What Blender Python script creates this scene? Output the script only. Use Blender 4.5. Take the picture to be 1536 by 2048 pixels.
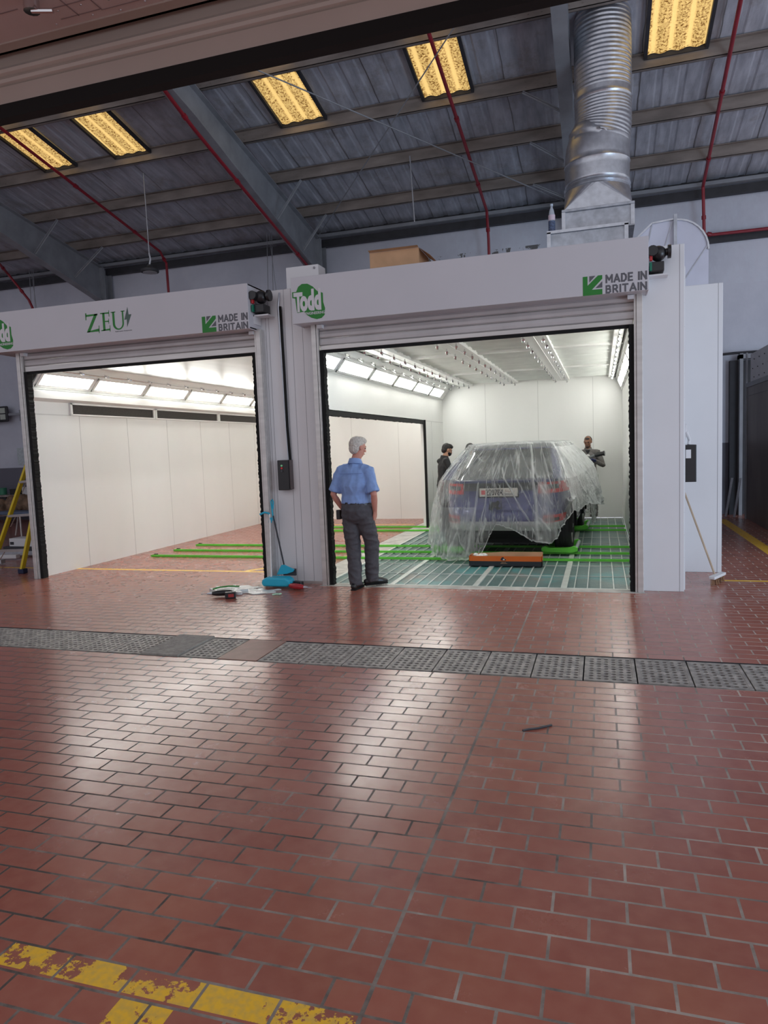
import bpy, math, random
from mathutils import Vector, Matrix, noise as mnoise
for o in list(bpy.data.objects): bpy.data.objects.remove(o)
random.seed(7)
PI = math.pi
SC = bpy.context.scene
COL = SC.collection

# ---------------------------------------------------------------- camera, world, exposure
cam_d = bpy.data.cameras.new('camera')
cam = bpy.data.objects.new('camera', cam_d); COL.objects.link(cam); SC.camera = cam
F_PX, YAW, PITCH, ROLL = 1404.1, math.radians(17.2827), math.radians(-5.2159), math.radians(2.1981)
fw = Vector((-math.sin(YAW)*math.cos(PITCH), math.cos(YAW)*math.cos(PITCH), math.sin(PITCH)))
rt = Vector((math.cos(YAW), math.sin(YAW), 0)); up = rt.cross(fw)
r2 = math.cos(ROLL)*rt - math.sin(ROLL)*up; u2 = math.sin(ROLL)*rt + math.cos(ROLL)*up
Mx = Matrix((r2, u2, -fw)).transposed().to_4x4(); Mx.translation = (0, 0, 1.6)
cam.matrix_world = Mx
cam_d.sensor_fit = 'HORIZONTAL'; cam_d.sensor_width = 36; cam_d.lens = F_PX/1536*36
cam_d.clip_start = 0.05; cam_d.clip_end = 200

world = bpy.data.worlds.new('world'); SC.world = world; world.use_nodes = True
wn = world.node_tree.nodes; wl = world.node_tree.links
wn.clear()
wo = wn.new('ShaderNodeOutputWorld'); wb = wn.new('ShaderNodeBackground')
WORLD_STRENGTH = 0.74
wb.inputs[0].default_value = (0.93, 0.92, 1.0, 1); wb.inputs[1].default_value = WORLD_STRENGTH
wl.new(wb.outputs[0], wo.inputs[0])
# daylight from the yard door on the right-hand side of the hall
ld = bpy.data.lights.new('yard_door_daylight', 'AREA'); ld.shape = 'RECTANGLE'; ld.size = 3.6; ld.size_y = 2.6; ld.energy = 225; ld.color = (.58, .78, 1.0)
lo = bpy.data.objects.new('yard_door_daylight', ld); COL.objects.link(lo); lo.location = (6.8, 4.2, 1.4)
lo.rotation_euler = (Vector((.8, 8.2, .6))-Vector(lo.location)).to_track_quat('-Z', 'Y').to_euler()
PANEL_EMIT = 23.0          # booth light panels
SKYLIGHT_EMIT = 2.0       # sunlit roof panels
SC.view_settings.view_transform = 'Standard'; SC.view_settings.look = 'None'
SC.view_settings.gamma = 1.0; SC.view_settings.use_curve_mapping = False
SC.view_settings.exposure = 0.0

# ---------------------------------------------------------------- materials
def setin(n, names, v):
    for nm in names:
        if nm in n.inputs: n.inputs[nm].default_value = v; return
MATS = {}
def M(name, col, rough=.5, metal=0, var=.06, scale=6, bump=0, bscale=40, emit=0, alpha=1, trans=0, stretch=None, spec=None, coat=0):
    if name in MATS: return MATS[name]
    m = bpy.data.materials.new(name); m.use_nodes = True; MATS[name] = m
    nt = m.node_tree; n = nt.nodes; l = nt.links; b = n['Principled BSDF']
    c4 = (*col, 1)
    b.inputs['Roughness'].default_value = rough; b.inputs['Metallic'].default_value = metal
    if coat: setin(b, ['Coat Weight'], coat)
    if trans: setin(b, ['Transmission Weight', 'Transmission'], trans)
    if alpha < 1: b.inputs['Alpha'].default_value = alpha
    tc = n.new('ShaderNodeTexCoord'); mp = n.new('ShaderNodeMapping'); l.new(tc.outputs['Object'], mp.inputs[0])
    if stretch: mp.inputs['Scale'].default_value = stretch
    if var:
        tx = n.new('ShaderNodeTexNoise'); tx.inputs['Scale'].default_value = scale; tx.inputs['Detail'].default_value = 6
        l.new(mp.outputs[0], tx.inputs['Vector'])
        rp = n.new('ShaderNodeValToRGB'); rp.color_ramp.elements[0].position = .3; rp.color_ramp.elements[1].position = .7
        rp.color_ramp.elements[0].color = tuple(max(0, c*(1-var*2)) for c in col)+(1,)
        rp.color_ramp.elements[1].color = tuple(min(1, c*(1+var)) for c in col)+(1,)
        l.new(tx.outputs[0], rp.inputs[0]); l.new(rp.outputs[0], b.inputs['Base Color'])
    else: b.inputs['Base Color'].default_value = c4
    if bump:
        t2 = n.new('ShaderNodeTexNoise'); t2.inputs['Scale'].default_value = bscale; t2.inputs['Detail'].default_value = 3
        l.new(mp.outputs[0], t2.inputs['Vector']); bp = n.new('ShaderNodeBump'); bp.inputs['Strength'].default_value = bump
        bp.inputs['Distance'].default_value = .02
        l.new(t2.outputs[0], bp.inputs['Height']); l.new(bp.outputs[0], b.inputs['Normal'])
    if emit:
        setin(b, ['Emission Color', 'Emission'], c4); b.inputs['Emission Strength'].default_value = emit
    return m

class NT:   # small node-math helper for bespoke materials
    def __init__(s, name):
        s.m = bpy.data.materials.new(name); s.m.use_nodes = True; MATS[name] = s.m
        s.n = s.m.node_tree.nodes; s.l = s.m.node_tree.links; s.b = s.n['Principled BSDF']
        g = s.n.new('ShaderNodeNewGeometry'); s.pos = g.outputs['Position']
        sp = s.n.new('ShaderNodeSeparateXYZ'); s.l.new(s.pos, sp.inputs[0]); s.x, s.y, s.z = sp.outputs
    def put(s, sock, v):
        if hasattr(v, 'links') or hasattr(v, 'is_linked'): s.l.new(v, sock)
        else: sock.default_value = v
    def math(s, op, a, b=0.0, c=None, clamp=False):
        q = s.n.new('ShaderNodeMath'); q.operation = op; q.use_clamp = clamp
        s.put(q.inputs[0], a); s.put(q.inputs[1], b)
        if c is not None: s.put(q.inputs[2], c)
        return q.outputs[0]
    def band(s, v, a, b): return s.math('MULTIPLY', s.math('GREATER_THAN', v, a), s.math('LESS_THAN', v, b))
    def box(s, x0, x1, y0, y1): return s.math('MULTIPLY', s.band(s.x, x0, x1), s.band(s.y, y0, y1))
    def noise(s, scale, detail=5, vec=None, stretch=None, rough=.5):
        q = s.n.new('ShaderNodeTexNoise'); q.inputs['Scale'].default_value = scale; q.inputs['Detail'].default_value = detail
        q.inputs['Roughness'].default_value = rough
        v = vec or s.pos
        if stretch:
            mp = s.n.new('ShaderNodeMapping'); mp.inputs['Scale'].default_value = stretch; s.l.new(v, mp.inputs[0]); v = mp.outputs[0]
        s.l.new(v, q.inputs['Vector']); return q.outputs[0]
    def mix(s, f, a, b):
        q = s.n.new('ShaderNodeMix'); q.data_type = 'RGBA'
        s.put(q.inputs[0], f)
        for sk, v in ((q.inputs[6], a), (q.inputs[7], b)):
            if isinstance(v, tuple): sk.default_value = (*v[:3], 1)
            else: s.l.new(v, sk)
        return q.outputs[2]
    def ramp(s, v, lo, hi): # smooth 0..1
        q = s.n.new('ShaderNodeMapRange'); q.inputs[1].default_value = lo; q.inputs[2].default_value = hi
        s.l.new(v, q.inputs[0]); return q.outputs[0]
    def bump(s, h, strength=.3, dist=.01):
        q = s.n.new('ShaderNodeBump'); q.inputs['Strength'].default_value = strength; q.inputs['Distance'].default_value = dist
        s.l.new(h, q.inputs['Height']); s.l.new(q.outputs[0], s.b.inputs['Normal'])

def floor_material():
    t = NT('red_clay_tiles')
    mp = t.n.new('ShaderNodeMapping'); mp.vector_type = 'POINT'
    mp.inputs['Location'].default_value = (.665+.1225+24.5, -2.0823+.1155*200, 0)
    t.l.new(t.pos, mp.inputs[0])
    br = t.n.new('ShaderNodeTexBrick'); br.offset = .5; br.offset_frequency = 2; br.squash = 1; br.squash_frequency = 2
    br.inputs['Scale'].default_value = 1; br.inputs['Mortar Size'].default_value = .0053
    br.inputs['Mortar Smooth'].default_value = .08; br.inputs['Bias'].default_value = 0
    br.inputs['Brick Width'].default_value = .245; br.inputs['Row Height'].default_value = .1155
    br.inputs['Color1'].default_value = (.40, .130, .088, 1); br.inputs['Color2'].default_value = (.33, .102, .072, 1)
    br.inputs['Mortar'].default_value = (.30, .25, .21, 1)
    t.l.new(mp.outputs[0], br.inputs['Vector'])
    mort = br.outputs['Fac']
    cj = t.band(t.x, -.672, -.658)
    mort2 = t.math('MAXIMUM', mort, cj)
    n1 = t.noise(1.3, 6); n2 = t.noise(14, 5); n3 = t.noise(3.0, 8, rough=.7)
    col = t.mix(t.ramp(n2, .35, .7), br.outputs['Color'], (.44, .17, .115))
    q = t.n.new('ShaderNodeMix'); q.data_type = 'RGBA'; q.inputs[0].default_value = .55
    t.l.new(br.outputs['Color'], q.inputs[6]); t.l.new(col, q.inputs[7]); col = q.outputs[2]
    col = t.mix(t.math('MULTIPLY', t.ramp(n1, .45, .75), .25), col, (.20, .055, .045))
    # grout: mottled dark to pale, paler towards the right
    grout = t.mix(t.ramp(t.math('ADD', n3, t.math('MULTIPLY', t.x, .08)), .30, .66), (.07, .05, .04), (.50, .42, .36))
    col = t.mix(mort2, col, grout)
    # dust tracked out of the pit edge
    dust = t.math('MULTIPLY', t.box(-2.6, 2.2, 7.2, 8.6), t.ramp(t.noise(2.2, 8, rough=.75), .46, .75))
    col = t.mix(t.math('MULTIPLY', dust, .45), col, (.6, .55, .52))
    # worn yellow floor paint
    nb = t.noise(5.5, 9, rough=.7)
    worn = t.math('GREATER_THAN', t.math('ADD', nb, t.math('MULTIPLY', t.noise(3.1, 2), .5)), .705)
    near = t.math('MULTIPLY', t.math('MULTIPLY', t.box(-3.5, -.52, 1.635, 1.735), worn), t.math('SUBTRACT', 1.0, mort2))
    near2 = t.math('MULTIPLY', t.math('MULTIPLY', t.box(-1.38, -1.2, 1.50, 1.625), worn), t.math('SUBTRACT', 1.0, mort2))
    thin = t.math('MULTIPLY', t.math('GREATER_THAN', nb, .38), 1.0)
    far = t.math('MULTIPLY', t.box(-16, -3.7, 8.40, 8.475), thin)
    d = t.math('SUBTRACT', t.y, t.math('ADD', t.math('MULTIPLY', t.x, 1.33), 14.66))      # slanting stripe
    far2 = t.math('MULTIPLY', t.math('MULTIPLY', t.band(d, -.07, .07), t.box(-4.66, -3.3, 8.4, 10.6)), thin)
    far3 = t.math('MULTIPLY', t.box(-7.2, -3.7, 13.95, 14.02), thin)
    far4 = t.math('MULTIPLY', t.box(2.10, 2.26, 8.5, 14.6), thin)
    far5 = t.math('MULTIPLY', t.box(1.2, 6, 8.36, 8.43), thin)
    yl = near
    for k in (near2, far, far2, far3, far4, far5): yl = t.math('MAXIMUM', yl, k)
    ycol = t.mix(t.ramp(t.noise(40, 4), .4, .65), (.92, .53, .01), (.75, .46, .06))
    col = t.mix(yl, col, ycol)
    t.l.new(col, t.b.inputs['Base Color'])
    rg = t.math('ADD', t.math('MULTIPLY', n3, .20), .15)
    rg = t.math('ADD', rg, t.math('MULTIPLY', mort2, .5))
    rg = t.math('ADD', rg, t.math('MULTIPLY', yl, .2))
    t.l.new(rg, t.b.inputs['Roughness'])
    setin(t.b, ['Specular IOR Level'], .85)
    h = t.math('SUBTRACT', t.math('MULTIPLY', n2, .08), t.math('MULTIPLY', mort2, 1.0))
    h = t.math('ADD', h, t.math('MULTIPLY', t.math('MULTIPLY', yl, n2), .6))
    t.bump(h, .35, .004)
    return t.m
def roof_material():
    t = NT('grey_roof_lining')
    n1 = t.noise(1.2, 7, stretch=(1, .25, 1)); n2 = t.noise(9, 6, stretch=(1, .12, 1)); n3 = t.noise(1.7, 9, rough=.75)
    col = t.mix(t.ramp(n2, .3, .7), (.34, .37, .43), (.55, .59, .67))
    col = t.mix(t.math('MULTIPLY', t.ramp(n3, .52, .72), .65), col, (.24, .21, .18))
    fx = t.math('FRACT', t.math('ADD', t.math('DIVIDE', t.math('ADD', t.x, t.math('MULTIPLY', t.noise(.8, 3), .15)), 1.02), 50.3))
    seam = t.math('LESS_THAN', fx, .018)
    col = t.mix(t.math('MULTIPLY', seam, .7), col, (.10, .095, .09))
    t.l.new(col, t.b.inputs['Base Color']); t.b.inputs['Roughness'].default_value = .5
    t.bump(t.math('ADD', n2, t.math('MULTIPLY', n3, .6)), .5, .03)
    return t.m
def skylight_material():
    t = NT('speckled_yellow_skylight')
    v = t.n.new('ShaderNodeTexVoronoi'); v.inputs['Scale'].default_value = 26
    mp = t.n.new('ShaderNodeMapping'); mp.inputs['Scale'].default_value = (1.0, .9, 1); t.l.new(t.pos, mp.inputs[0]); t.l.new(mp.outputs[0], v.inputs['Vector'])
    sp = t.ramp(v.outputs['Distance'], .25, .62)
    n2 = t.noise(32, 5, rough=.7)
    rib = t.math('SINE', t.math('MULTIPLY', t.x, 26.0)); rib = t.ramp(rib, .35, .9)
    f = t.math('MULTIPLY', t.math('MAXIMUM', t.math('MULTIPLY', t.ramp(n2, .42, .6), 1.0), t.math('MULTIPLY', sp, .4)), t.math('SUBTRACT', 1.0, t.math('MULTIPLY', rib, .9)))
    col = t.mix(f, (1.0, .68, .24), (.16, .065, .008))
    setin(t.b, ['Emission Color', 'Emission'], (1, 1, 1, 1))
    t.l.new(col, t.b.inputs['Emission Color']); t.l.new(col, t.b.inputs['Base Color']); t.b.inputs['Emission Strength'].default_value = SKYLIGHT_EMIT*.45
    t.b.inputs['Roughness'].default_value = .5
    return t.m
def wall_material():
    t = NT('blue_grey_painted_wall')
    n1 = t.noise(.7, 7, rough=.6); n2 = t.noise(5, 8, rough=.7, stretch=(1, 1, .5)); n3 = t.noise(.9, 8, rough=.75)
    col = t.mix(t.ramp(n1, .35, .7), (.58, .62, .72), (.74, .78, .88))
    # flaked patch near the wall top on the right
    hi = t.math('MULTIPLY', t.math('GREATER_THAN', t.z, 4.55), t.band(t.x, -3.2, 12))
    col = t.mix(t.math('MULTIPLY', hi, t.math('MULTIPLY', t.ramp(n2, .45, .7), .55)), col, (.72, .80, .90))
    fl = t.math('MULTIPLY', t.math('MULTIPLY', t.math('GREATER_THAN', n2, .56), t.band(t.z, 4.9, 5.75)), t.band(t.x, -3.9, 0.0))
    col = t.mix(fl, col, (.16, .16, .16))
    dado = t.math('LESS_THAN', t.z, 1.44)
    col = t.mix(dado, col, (.17, .17, .21))
    t.l.new(col, t.b.inputs['Base Color']); t.b.inputs['Roughness'].default_value = .55
    t.bump(n2, .25, .02)
    return t.m
def grating_floor_material():
    t = NT('teal_filter_under_grating')
    n1 = t.noise(1.1, 4); n2 = t.noise(3, 6); n3 = t.noise(60, 2, stretch=(1, .3, 1))
    col = t.mix(t.ramp(n2, .35, .65), (.045, .13, .125), (.10, .17, .16))
    col = t.mix(t.math('MULTIPLY', t.ramp(n1, .52, .62), t.band(t.y, 7.7, 9.3)), col, (.03, .24, .25))
    col = t.mix(t.math('MULTIPLY', t.ramp(t.noise(1.6, 3), .60, .68), .5), col, (.30, .17, .12))
    fy = t.math('FRACT', t.math('MULTIPLY', t.y, 30.0)); g = t.math('LESS_THAN', fy, .32)
    col = t.mix(t.math('MULTIPLY', g, .45), col, (.34, .40, .38))
    t.l.new(col, t.b.inputs['Base Color']); t.b.inputs['Roughness'].default_value = .35
    t.bump(n3, .3, .01)
    return t.m
def film_material():
    t = NT('clear_masking_film')
    n = t.n; l = t.l; out = n['Material Output']
    tr = n.new('ShaderNodeBsdfTransparent'); tr.inputs[0].default_value = (.97, .98, .98, 1)
    tcx = n.new('ShaderNodeTexCoord')
    def nz(scale, st, det=6):
        q = n.new('ShaderNodeTexNoise'); q.inputs['Scale'].default_value = scale; q.inputs['Detail'].default_value = det
        mp = n.new('ShaderNodeMapping'); mp.inputs['Scale'].default_value = st; mp.inputs['Rotation'].default_value = (0, .5, .4)
        l.new(tcx.outputs['Object'], mp.inputs[0]); l.new(mp.outputs[0], q.inputs['Vector']); return q.outputs[0]
    uv = n.new('ShaderNodeAttribute'); uv.attribute_name = 'cloth_pos'
    def sn(st, det=5, rot=0, off=0):
        q = n.new('ShaderNodeTexNoise'); q.inputs['Scale'].default_value = 1; q.inputs['Detail'].default_value = det
        mp = n.new('ShaderNodeMapping'); mp.inputs['Scale'].default_value = st; mp.inputs['Rotation'].default_value = (0, 0, rot); mp.inputs['Location'].default_value = (off, off, 0)
        l.new(uv.outputs['Vector'], mp.inputs[0]); l.new(mp.outputs[0], q.inputs['Vector']); return q.outputs[0]
    def line(v, k): return t.math('SUBTRACT', 1.0, t.math('MULTIPLY', t.math('ABSOLUTE', t.math('SUBTRACT', v, .5)), k), clamp=True)
    ridge = t.math('MULTIPLY', line(sn((3.2, .42, 1), 3, .35), 44.0), t.ramp(sn((1.1, 1.1, 1), 2, 0, 3), .42, .62))
    ridge = t.math('ADD', ridge, t.math('MULTIPLY', line(sn((7, .9, 1), 4, -.3, 7), 34.0), t.ramp(sn((1.6, 1.4, 1), 2, 0, 9), .45, .60)), clamp=True)
    ridge2 = line(sn((13, 3.5, 1), 4, .5, 5), 12.0)
    lw = n.new('ShaderNodeLayerWeight'); lw.inputs[0].default_value = .30
    vc = n.new('ShaderNodeAttribute'); vc.attribute_name = 'folds'
    fac = t.math('ADD', .13, t.math('MULTIPLY', ridge, .44))
    fac = t.math('ADD', fac, t.math('MULTIPLY', t.math('MULTIPLY', ridge2, t.ramp(sn((1.3, 1.3, 1), 3, 0, 13), .45, .65)), .12))
    fac = t.math('ADD', fac, t.math('MULTIPLY', lw.outputs['Facing'], .20))
    fac = t.math('ADD', fac, t.math('MULTIPLY', vc.outputs['Fac'], .62), clamp=True)
    fac = t.math('MINIMUM', fac, .90)
    t.b.inputs['Base Color'].default_value = (.86, .89, .88, 1); t.b.inputs['Roughness'].default_value = .22
    bp = n.new('ShaderNodeBump'); bp.inputs['Strength'].default_value = .8; bp.inputs['Distance'].default_value = .03
    l.new(t.math('ADD', t.math('MULTIPLY', ridge, .6), t.math('MULTIPLY', ridge2, .4)), bp.inputs['Height']); l.new(bp.outputs[0], t.b.inputs['Normal'])
    tl = n.new('ShaderNodeBsdfTranslucent'); tl.inputs[0].default_value = (.85, .88, .87, 1)
    m0 = n.new('ShaderNodeMixShader'); m0.inputs[0].default_value = .3; l.new(t.b.outputs[0], m0.inputs[1]); l.new(tl.outputs[0], m0.inputs[2])
    mx = n.new('ShaderNodeMixShader'); l.new(fac, mx.inputs[0]); l.new(tr.outputs[0], mx.inputs[1]); l.new(m0.outputs[0], mx.inputs[2])
    l.new(mx.outputs[0], out.inputs['Surface'])
    return t.m

m_floor = floor_material(); m_roof = roof_material(); m_sky = skylight_material(); m_wall = wall_material()
m_filter = grating_floor_material(); m_film = film_material()
m_white = M('white_coated_panel', (.74, .745, .76), .35, 0, .02, 1.5)
m_white_in = M('white_booth_panel', (.80, .80, .775), .38, 0, .02, 1.0, stretch=(1, 1, .3))
m_hdr = M('off_white_header', (.57, .56, .59), .4, 0, .02, 1)
m_alu = M('brushed_aluminium', (.62, .60, .58), .38, .55, .06, 6, stretch=(.3, 3, 3))
m_slat = M('ribbed_grey_slat', (.52, .50, .50), .4, .35, .05, 3)
m_black = M('black_rubber', (.005, .005, .005), .9, 0, 0)
m_blackp = M('black_plastic', (.018, .018, .02), .35, 0, .1)
m_seam_in = M('faint_panel_seam', (.62,.62,.60), .5, 0, 0)
m_seam = M('panel_seam', (.30, .30, .32), .6, 0, 0)
m_galv = M('galvanised_steel', (.58, .61, .66), .33, .85, .08, 12, bump=.05, bscale=60)
m_galv2 = M('matt_galvanised_steel', (.52, .55, .60), .45, .6, .12, 10)
m_chrome = M('chrome', (.68, .68, .69), .12, 1, 0)
m_rafter = M('grey_painted_steel', (.32,.345,.38), .5, .1, .1, 3)
m_purlin = M('skylight_tinted_galvanised_purlin', (.30,.265,.24), .5, .2, .18, 5, stretch=(.3, 1, 1))  # warm light from the skylights is put into this brownish base colour
m_dark = M('dark_steel', (.05, .052, .06), .6, .2, .1)
m_red = M('red_pipe_paint', (.30, .015, .03), .4, 0, .1)
m_green = M('lime_green_coating', (.13, .60, .05), .4, 0, .06)
m_logo = M('logo_green', (.012, .20, .02), .5, 0, 0)
m_logod = M('logo_dark_grey', (.10, .10, .115), .5, 0, 0)
m_logog = M('logo_grey_green', (.07, .12, .10), .5, 0, 0)
m_text_w = M('logo_white', (.66, .64, .66), .5, 0, 0)
m_lamp = M('light_diffuser', (1.0, 1.0, .95), .4, 0, 0, emit=PANEL_EMIT)
m_card = M('cardboard', (.68, .42, .24), .8, 0, .06)
m_blueplastic = M('turquoise_plastic', (.02, .42, .60), .35, 0, .04)
m_yellow = M('yellow_fibreglass', (.68, .52, .02), .4, 0, .06)
m_concrete = M('pale_concrete', (.50, .48, .44), .7, 0, .18, 6)
m_grate = M('worn_cast_iron', (.42,.39,.36), .6, .3, .25, 14)
m_glass = M('dark_car_glass', (.02, .022, .026), .08, 0, 0)
m_tyre = M('tyre_rubber', (.02, .02, .021), .75, 0, .15)
m_car = M('blue_car_paint', (.040, .044, .155), .25, .35, .0, coat=.8)
m_redlens = M('red_lamp_lens', (.45, .015, .02), .2, 0, 0)
m_silver = M('silver_plastic', (.42, .42, .42), .4, .3, .05)

# ---------------------------------------------------------------- geometry helpers
class B:
    def __init__(s): s.v = []; s.f = []; s.M = Matrix()
    def add(s, vs, fs):
        k = len(s.v); s.v += [s.M @ Vector(p) for p in vs]; s.f += [tuple(i+k for i in f) for f in fs]; return s
    def box(s, x0, x1, y0, y1, z0, z1):
        return s.add([(x0,y0,z0),(x1,y0,z0),(x1,y1,z0),(x0,y1,z0),(x0,y0,z1),(x1,y0,z1),(x1,y1,z1),(x0,y1,z1)],
                     [(0,3,2,1),(4,5,6,7),(0,1,5,4),(1,2,6,5),(2,3,7,6),(3,0,4,7)])
    def quad(s, a, b, c, d): return s.add([a,b,c,d], [(0,1,2,3)])
    def bar(s, p0, p1, w, h, upv=(0,0,1)):
        p0 = Vector(p0); p1 = Vector(p1); d = (p1-p0).normalized(); u = Vector(upv)
        if abs(d.dot(u)) > .98: u = Vector((0,1,0))
        a = d.cross(u).normalized(); b = a.cross(d).normalized()
        q = [sx*a*w/2+sz*b*h/2 for sx, sz in ((-1,-1),(1,-1),(1,1),(-1,1))]
        return s.add([p0+i for i in q]+[p1+i for i in q], [(0,3,2,1),(4,5,6,7),(0,1,5,4),(1,2,6,5),(2,3,7,6),(3,0,4,7)])
    def tube(s, pts, rad, seg=12, cap=True, sq=1.0, sqdir=None, dome=False):
        pts = [Vector(p) for p in pts]; n = len(pts)
        if not hasattr(rad, '__len__'): rad = [rad]*n
        rad = list(rad)
        if dome:
            d0 = (pts[0]-pts[1]).normalized(); d1 = (pts[-1]-pts[-2]).normalized(); r0, r1 = rad[0], rad[-1]
            pts = [pts[0]+d0*r0*.9, pts[0]+d0*r0*.6]+pts+[pts[-1]+d1*r1*.6, pts[-1]+d1*r1*.9]
            rad = [r0*.4, r0*.8]+rad+[r1*.8, r1*.4]; n = len(pts)
        ref = Vector(sqdir) if sqdir else None
        vs = []; pa = None
        for i in range(n):
            d = (pts[min(i+1,n-1)]-pts[max(i-1,0)]).normalized()
            if ref is not None: a = (ref-d*ref.dot(d)).normalized()
            else:
                if pa is None: pa = Vector((1,0,0)) if abs(d.x) < .8 else Vector((0,1,0))
                a = (pa-d*pa.dot(d)).normalized(); pa = a
            b = d.cross(a)
            for k in range(seg):
                t = 2*PI*k/seg; vs.append(pts[i]+a*math.cos(t)*rad[i]*sq+b*math.sin(t)*rad[i])
        fs = [(i*seg+k, i*seg+(k+1)%seg, (i+1)*seg+(k+1)%seg, (i+1)*seg+k) for i in range(n-1) for k in range(seg)]
        if cap: fs += [tuple(range(seg-1,-1,-1)), tuple((n-1)*seg+k for k in range(seg))]
        return s.add(vs, fs)
    def cyl(s, p0, p1, r, seg=16, r1=None): return s.tube([p0,p1], [r, r if r1 is None else r1], seg)
    def loft(s, rings, seg=24, cap=True, pw=1.0):   # rings: (cx,cy,cz,rx,ry)
        vs = []
        for (cx,cy,cz,rx,ry) in rings:
            for k in range(seg):
                t = 2*PI*k/seg; c, q = math.cos(t), math.sin(t)
                vs.append((cx+rx*math.copysign(abs(c)**pw,c), cy+ry*math.copysign(abs(q)**pw,q), cz))
        n = len(rings)
        fs = [(i*seg+k, i*seg+(k+1)%seg, (i+1)*seg+(k+1)%seg, (i+1)*seg+k) for i in range(n-1) for k in range(seg)]
        if cap: fs += [tuple(range(seg-1,-1,-1)), tuple((n-1)*seg+k for k in range(seg))]
        return s.add(vs, fs)
    def ball(s, c, rx, ry=None, rz=None, seg=16, rings=10):
        ry = ry or rx; rz = rz or rx; c = Vector(c)
        vs = [c+Vector((0,0,-rz))]; 
        for i in range(1, rings):
            t = PI*i/rings
            for k in range(seg):
                a = 2*PI*k/seg; vs.append(c+Vector((rx*math.sin(t)*math.cos(a), ry*math.sin(t)*math.sin(a), -rz*math.cos(t))))
        vs.append(c+Vector((0,0,rz))); L = len(vs)-1
        fs = [(0, 1+(k+1)%seg, 1+k) for k in range(seg)]
        for i in range(rings-2):
            o = 1+i*seg; fs += [(o+k, o+(k+1)%seg, o+seg+(k+1)%seg, o+seg+k) for k in range(seg)]
        o = 1+(rings-2)*seg; fs += [(o+k, o+(k+1)%seg, L) for k in range(seg)]
        return s.add(vs, fs)
    def prism(s, poly, y0, y1):      # polygon in XZ extruded along Y
        n = len(poly)
        return s.add([(x,y0,z) for x,z in poly]+[(x,y1,z) for x,z in poly],
            [tuple(range(n)), tuple(range(2*n-1,n-1,-1))]+[(i,i+n,(i+1)%n+n,(i+1)%n) for i in range(n)])
    def prismx(s, poly, x0, x1):     # polygon in YZ extruded along X
        n = len(poly)
        return s.add([(x0,y,z) for y,z in poly]+[(x1,y,z) for y,z in poly],
            [tuple(range(n)), tuple(range(2*n-1,n-1,-1))]+[(i,i+n,(i+1)%n+n,(i+1)%n) for i in range(n)])
    def mesh(s, name, off=Vector((0,0,0))):
        me = bpy.data.meshes.new(name); me.from_pydata([tuple(p-off) for p in s.v], [], s.f); me.update()
        import bmesh
        bm = bmesh.new(); bm.from_mesh(me); bmesh.ops.recalc_face_normals(bm, faces=bm.faces); bm.to_mesh(me); bm.free()
        return me
OFF = {}
def root_off(p):
    while p is not None:
        if p.name in OFF: return OFF[p.name]
        p = p.parent
    return Vector((0,0,0))
def build(b, name, mat, parent=None, smooth=False, bevel=0, label=None, cat=None, group=None, kind=None, auto=35):
    if parent is not None: off = root_off(parent)
    elif kind == 'structure': off = Vector((0,0,0))
    else:
        xs = [p.x for p in b.v]; ys = [p.y for p in b.v]; zs = [p.z for p in b.v]
        off = Vector(((min(xs)+max(xs))/2, (min(ys)+max(ys))/2, min(zs)))
    me = b.mesh(name, off); me.materials.append(mat)
    o = bpy.data.objects.new(name, me); COL.objects.link(o)
    if parent is not None: o.parent = parent
    else: o.location = off; OFF[o.name] = off
    if smooth:
        me.polygons.foreach_set('use_smooth', [True]*len(me.polygons))
        if auto < 90:
            try: me.set_sharp_from_angle(angle=math.radians(auto))
            except Exception: pass
    if bevel:
        md = o.modifiers.new('bevel', 'BEVEL'); md.width = bevel; md.segments = 2; md.limit_method = 'ANGLE'
    if label: o['label'] = label
    if cat: o['category'] = cat
    if group: o['group'] = group
    if kind: o['kind'] = kind
    return o
def thing(name, label, cat, loc=(0,0,0), rz=0, group=None, local=False):
    o = bpy.data.objects.new(name, None); COL.objects.link(o); o.location = loc; o.rotation_euler = (0,0,rz)
    o.empty_display_size = .1
    o['label'] = label; o['category'] = cat
    if group: o['group'] = group
    OFF[o.name] = Vector((0,0,0)) if local else Vector(loc)
    return o
def dup(root, loc, rz=None, label=None, group=None):
    def cp(o, par):
        c = o.copy(); COL.objects.link(c); c.parent = par
        for ch in list(o.children): cp(ch, c)
        return c
    kids = list(root.children)
    r = root.copy(); COL.objects.link(r); r.location = loc
    if rz is not None: r.rotation_euler = (0,0,rz)
    for ch in kids: cp(ch, r)
    if label: r['label'] = label
    if group: r['group'] = group
    return r
def struct(name, b, mat, **k): return build(b, name, mat, kind='structure', **k)
def text_b(s, size, depth=.002, bold=0, sx=1.0, M4=None, align='LEFT'):
    cu = bpy.data.curves.new('t', 'FONT'); cu.body = s; cu.size = size; cu.extrude = depth; cu.offset = bold; cu.align_x = align
    cu.resolution_u = 3
    o = bpy.data.objects.new('t', cu); COL.objects.link(o)
    bpy.context.view_layer.update()
    me = bpy.data.meshes.new_from_object(o.evaluated_get(bpy.context.evaluated_depsgraph_get()))
    b = B(); b.M = M4 or Matrix()
    b.add([(v.co.x*sx, v.co.y, v.co.z) for v in me.vertices], [tuple(p.vertices) for p in me.polygons])
    bpy.data.objects.remove(o); bpy.data.curves.remove(cu); bpy.data.meshes.remove(me)
    return b
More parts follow.
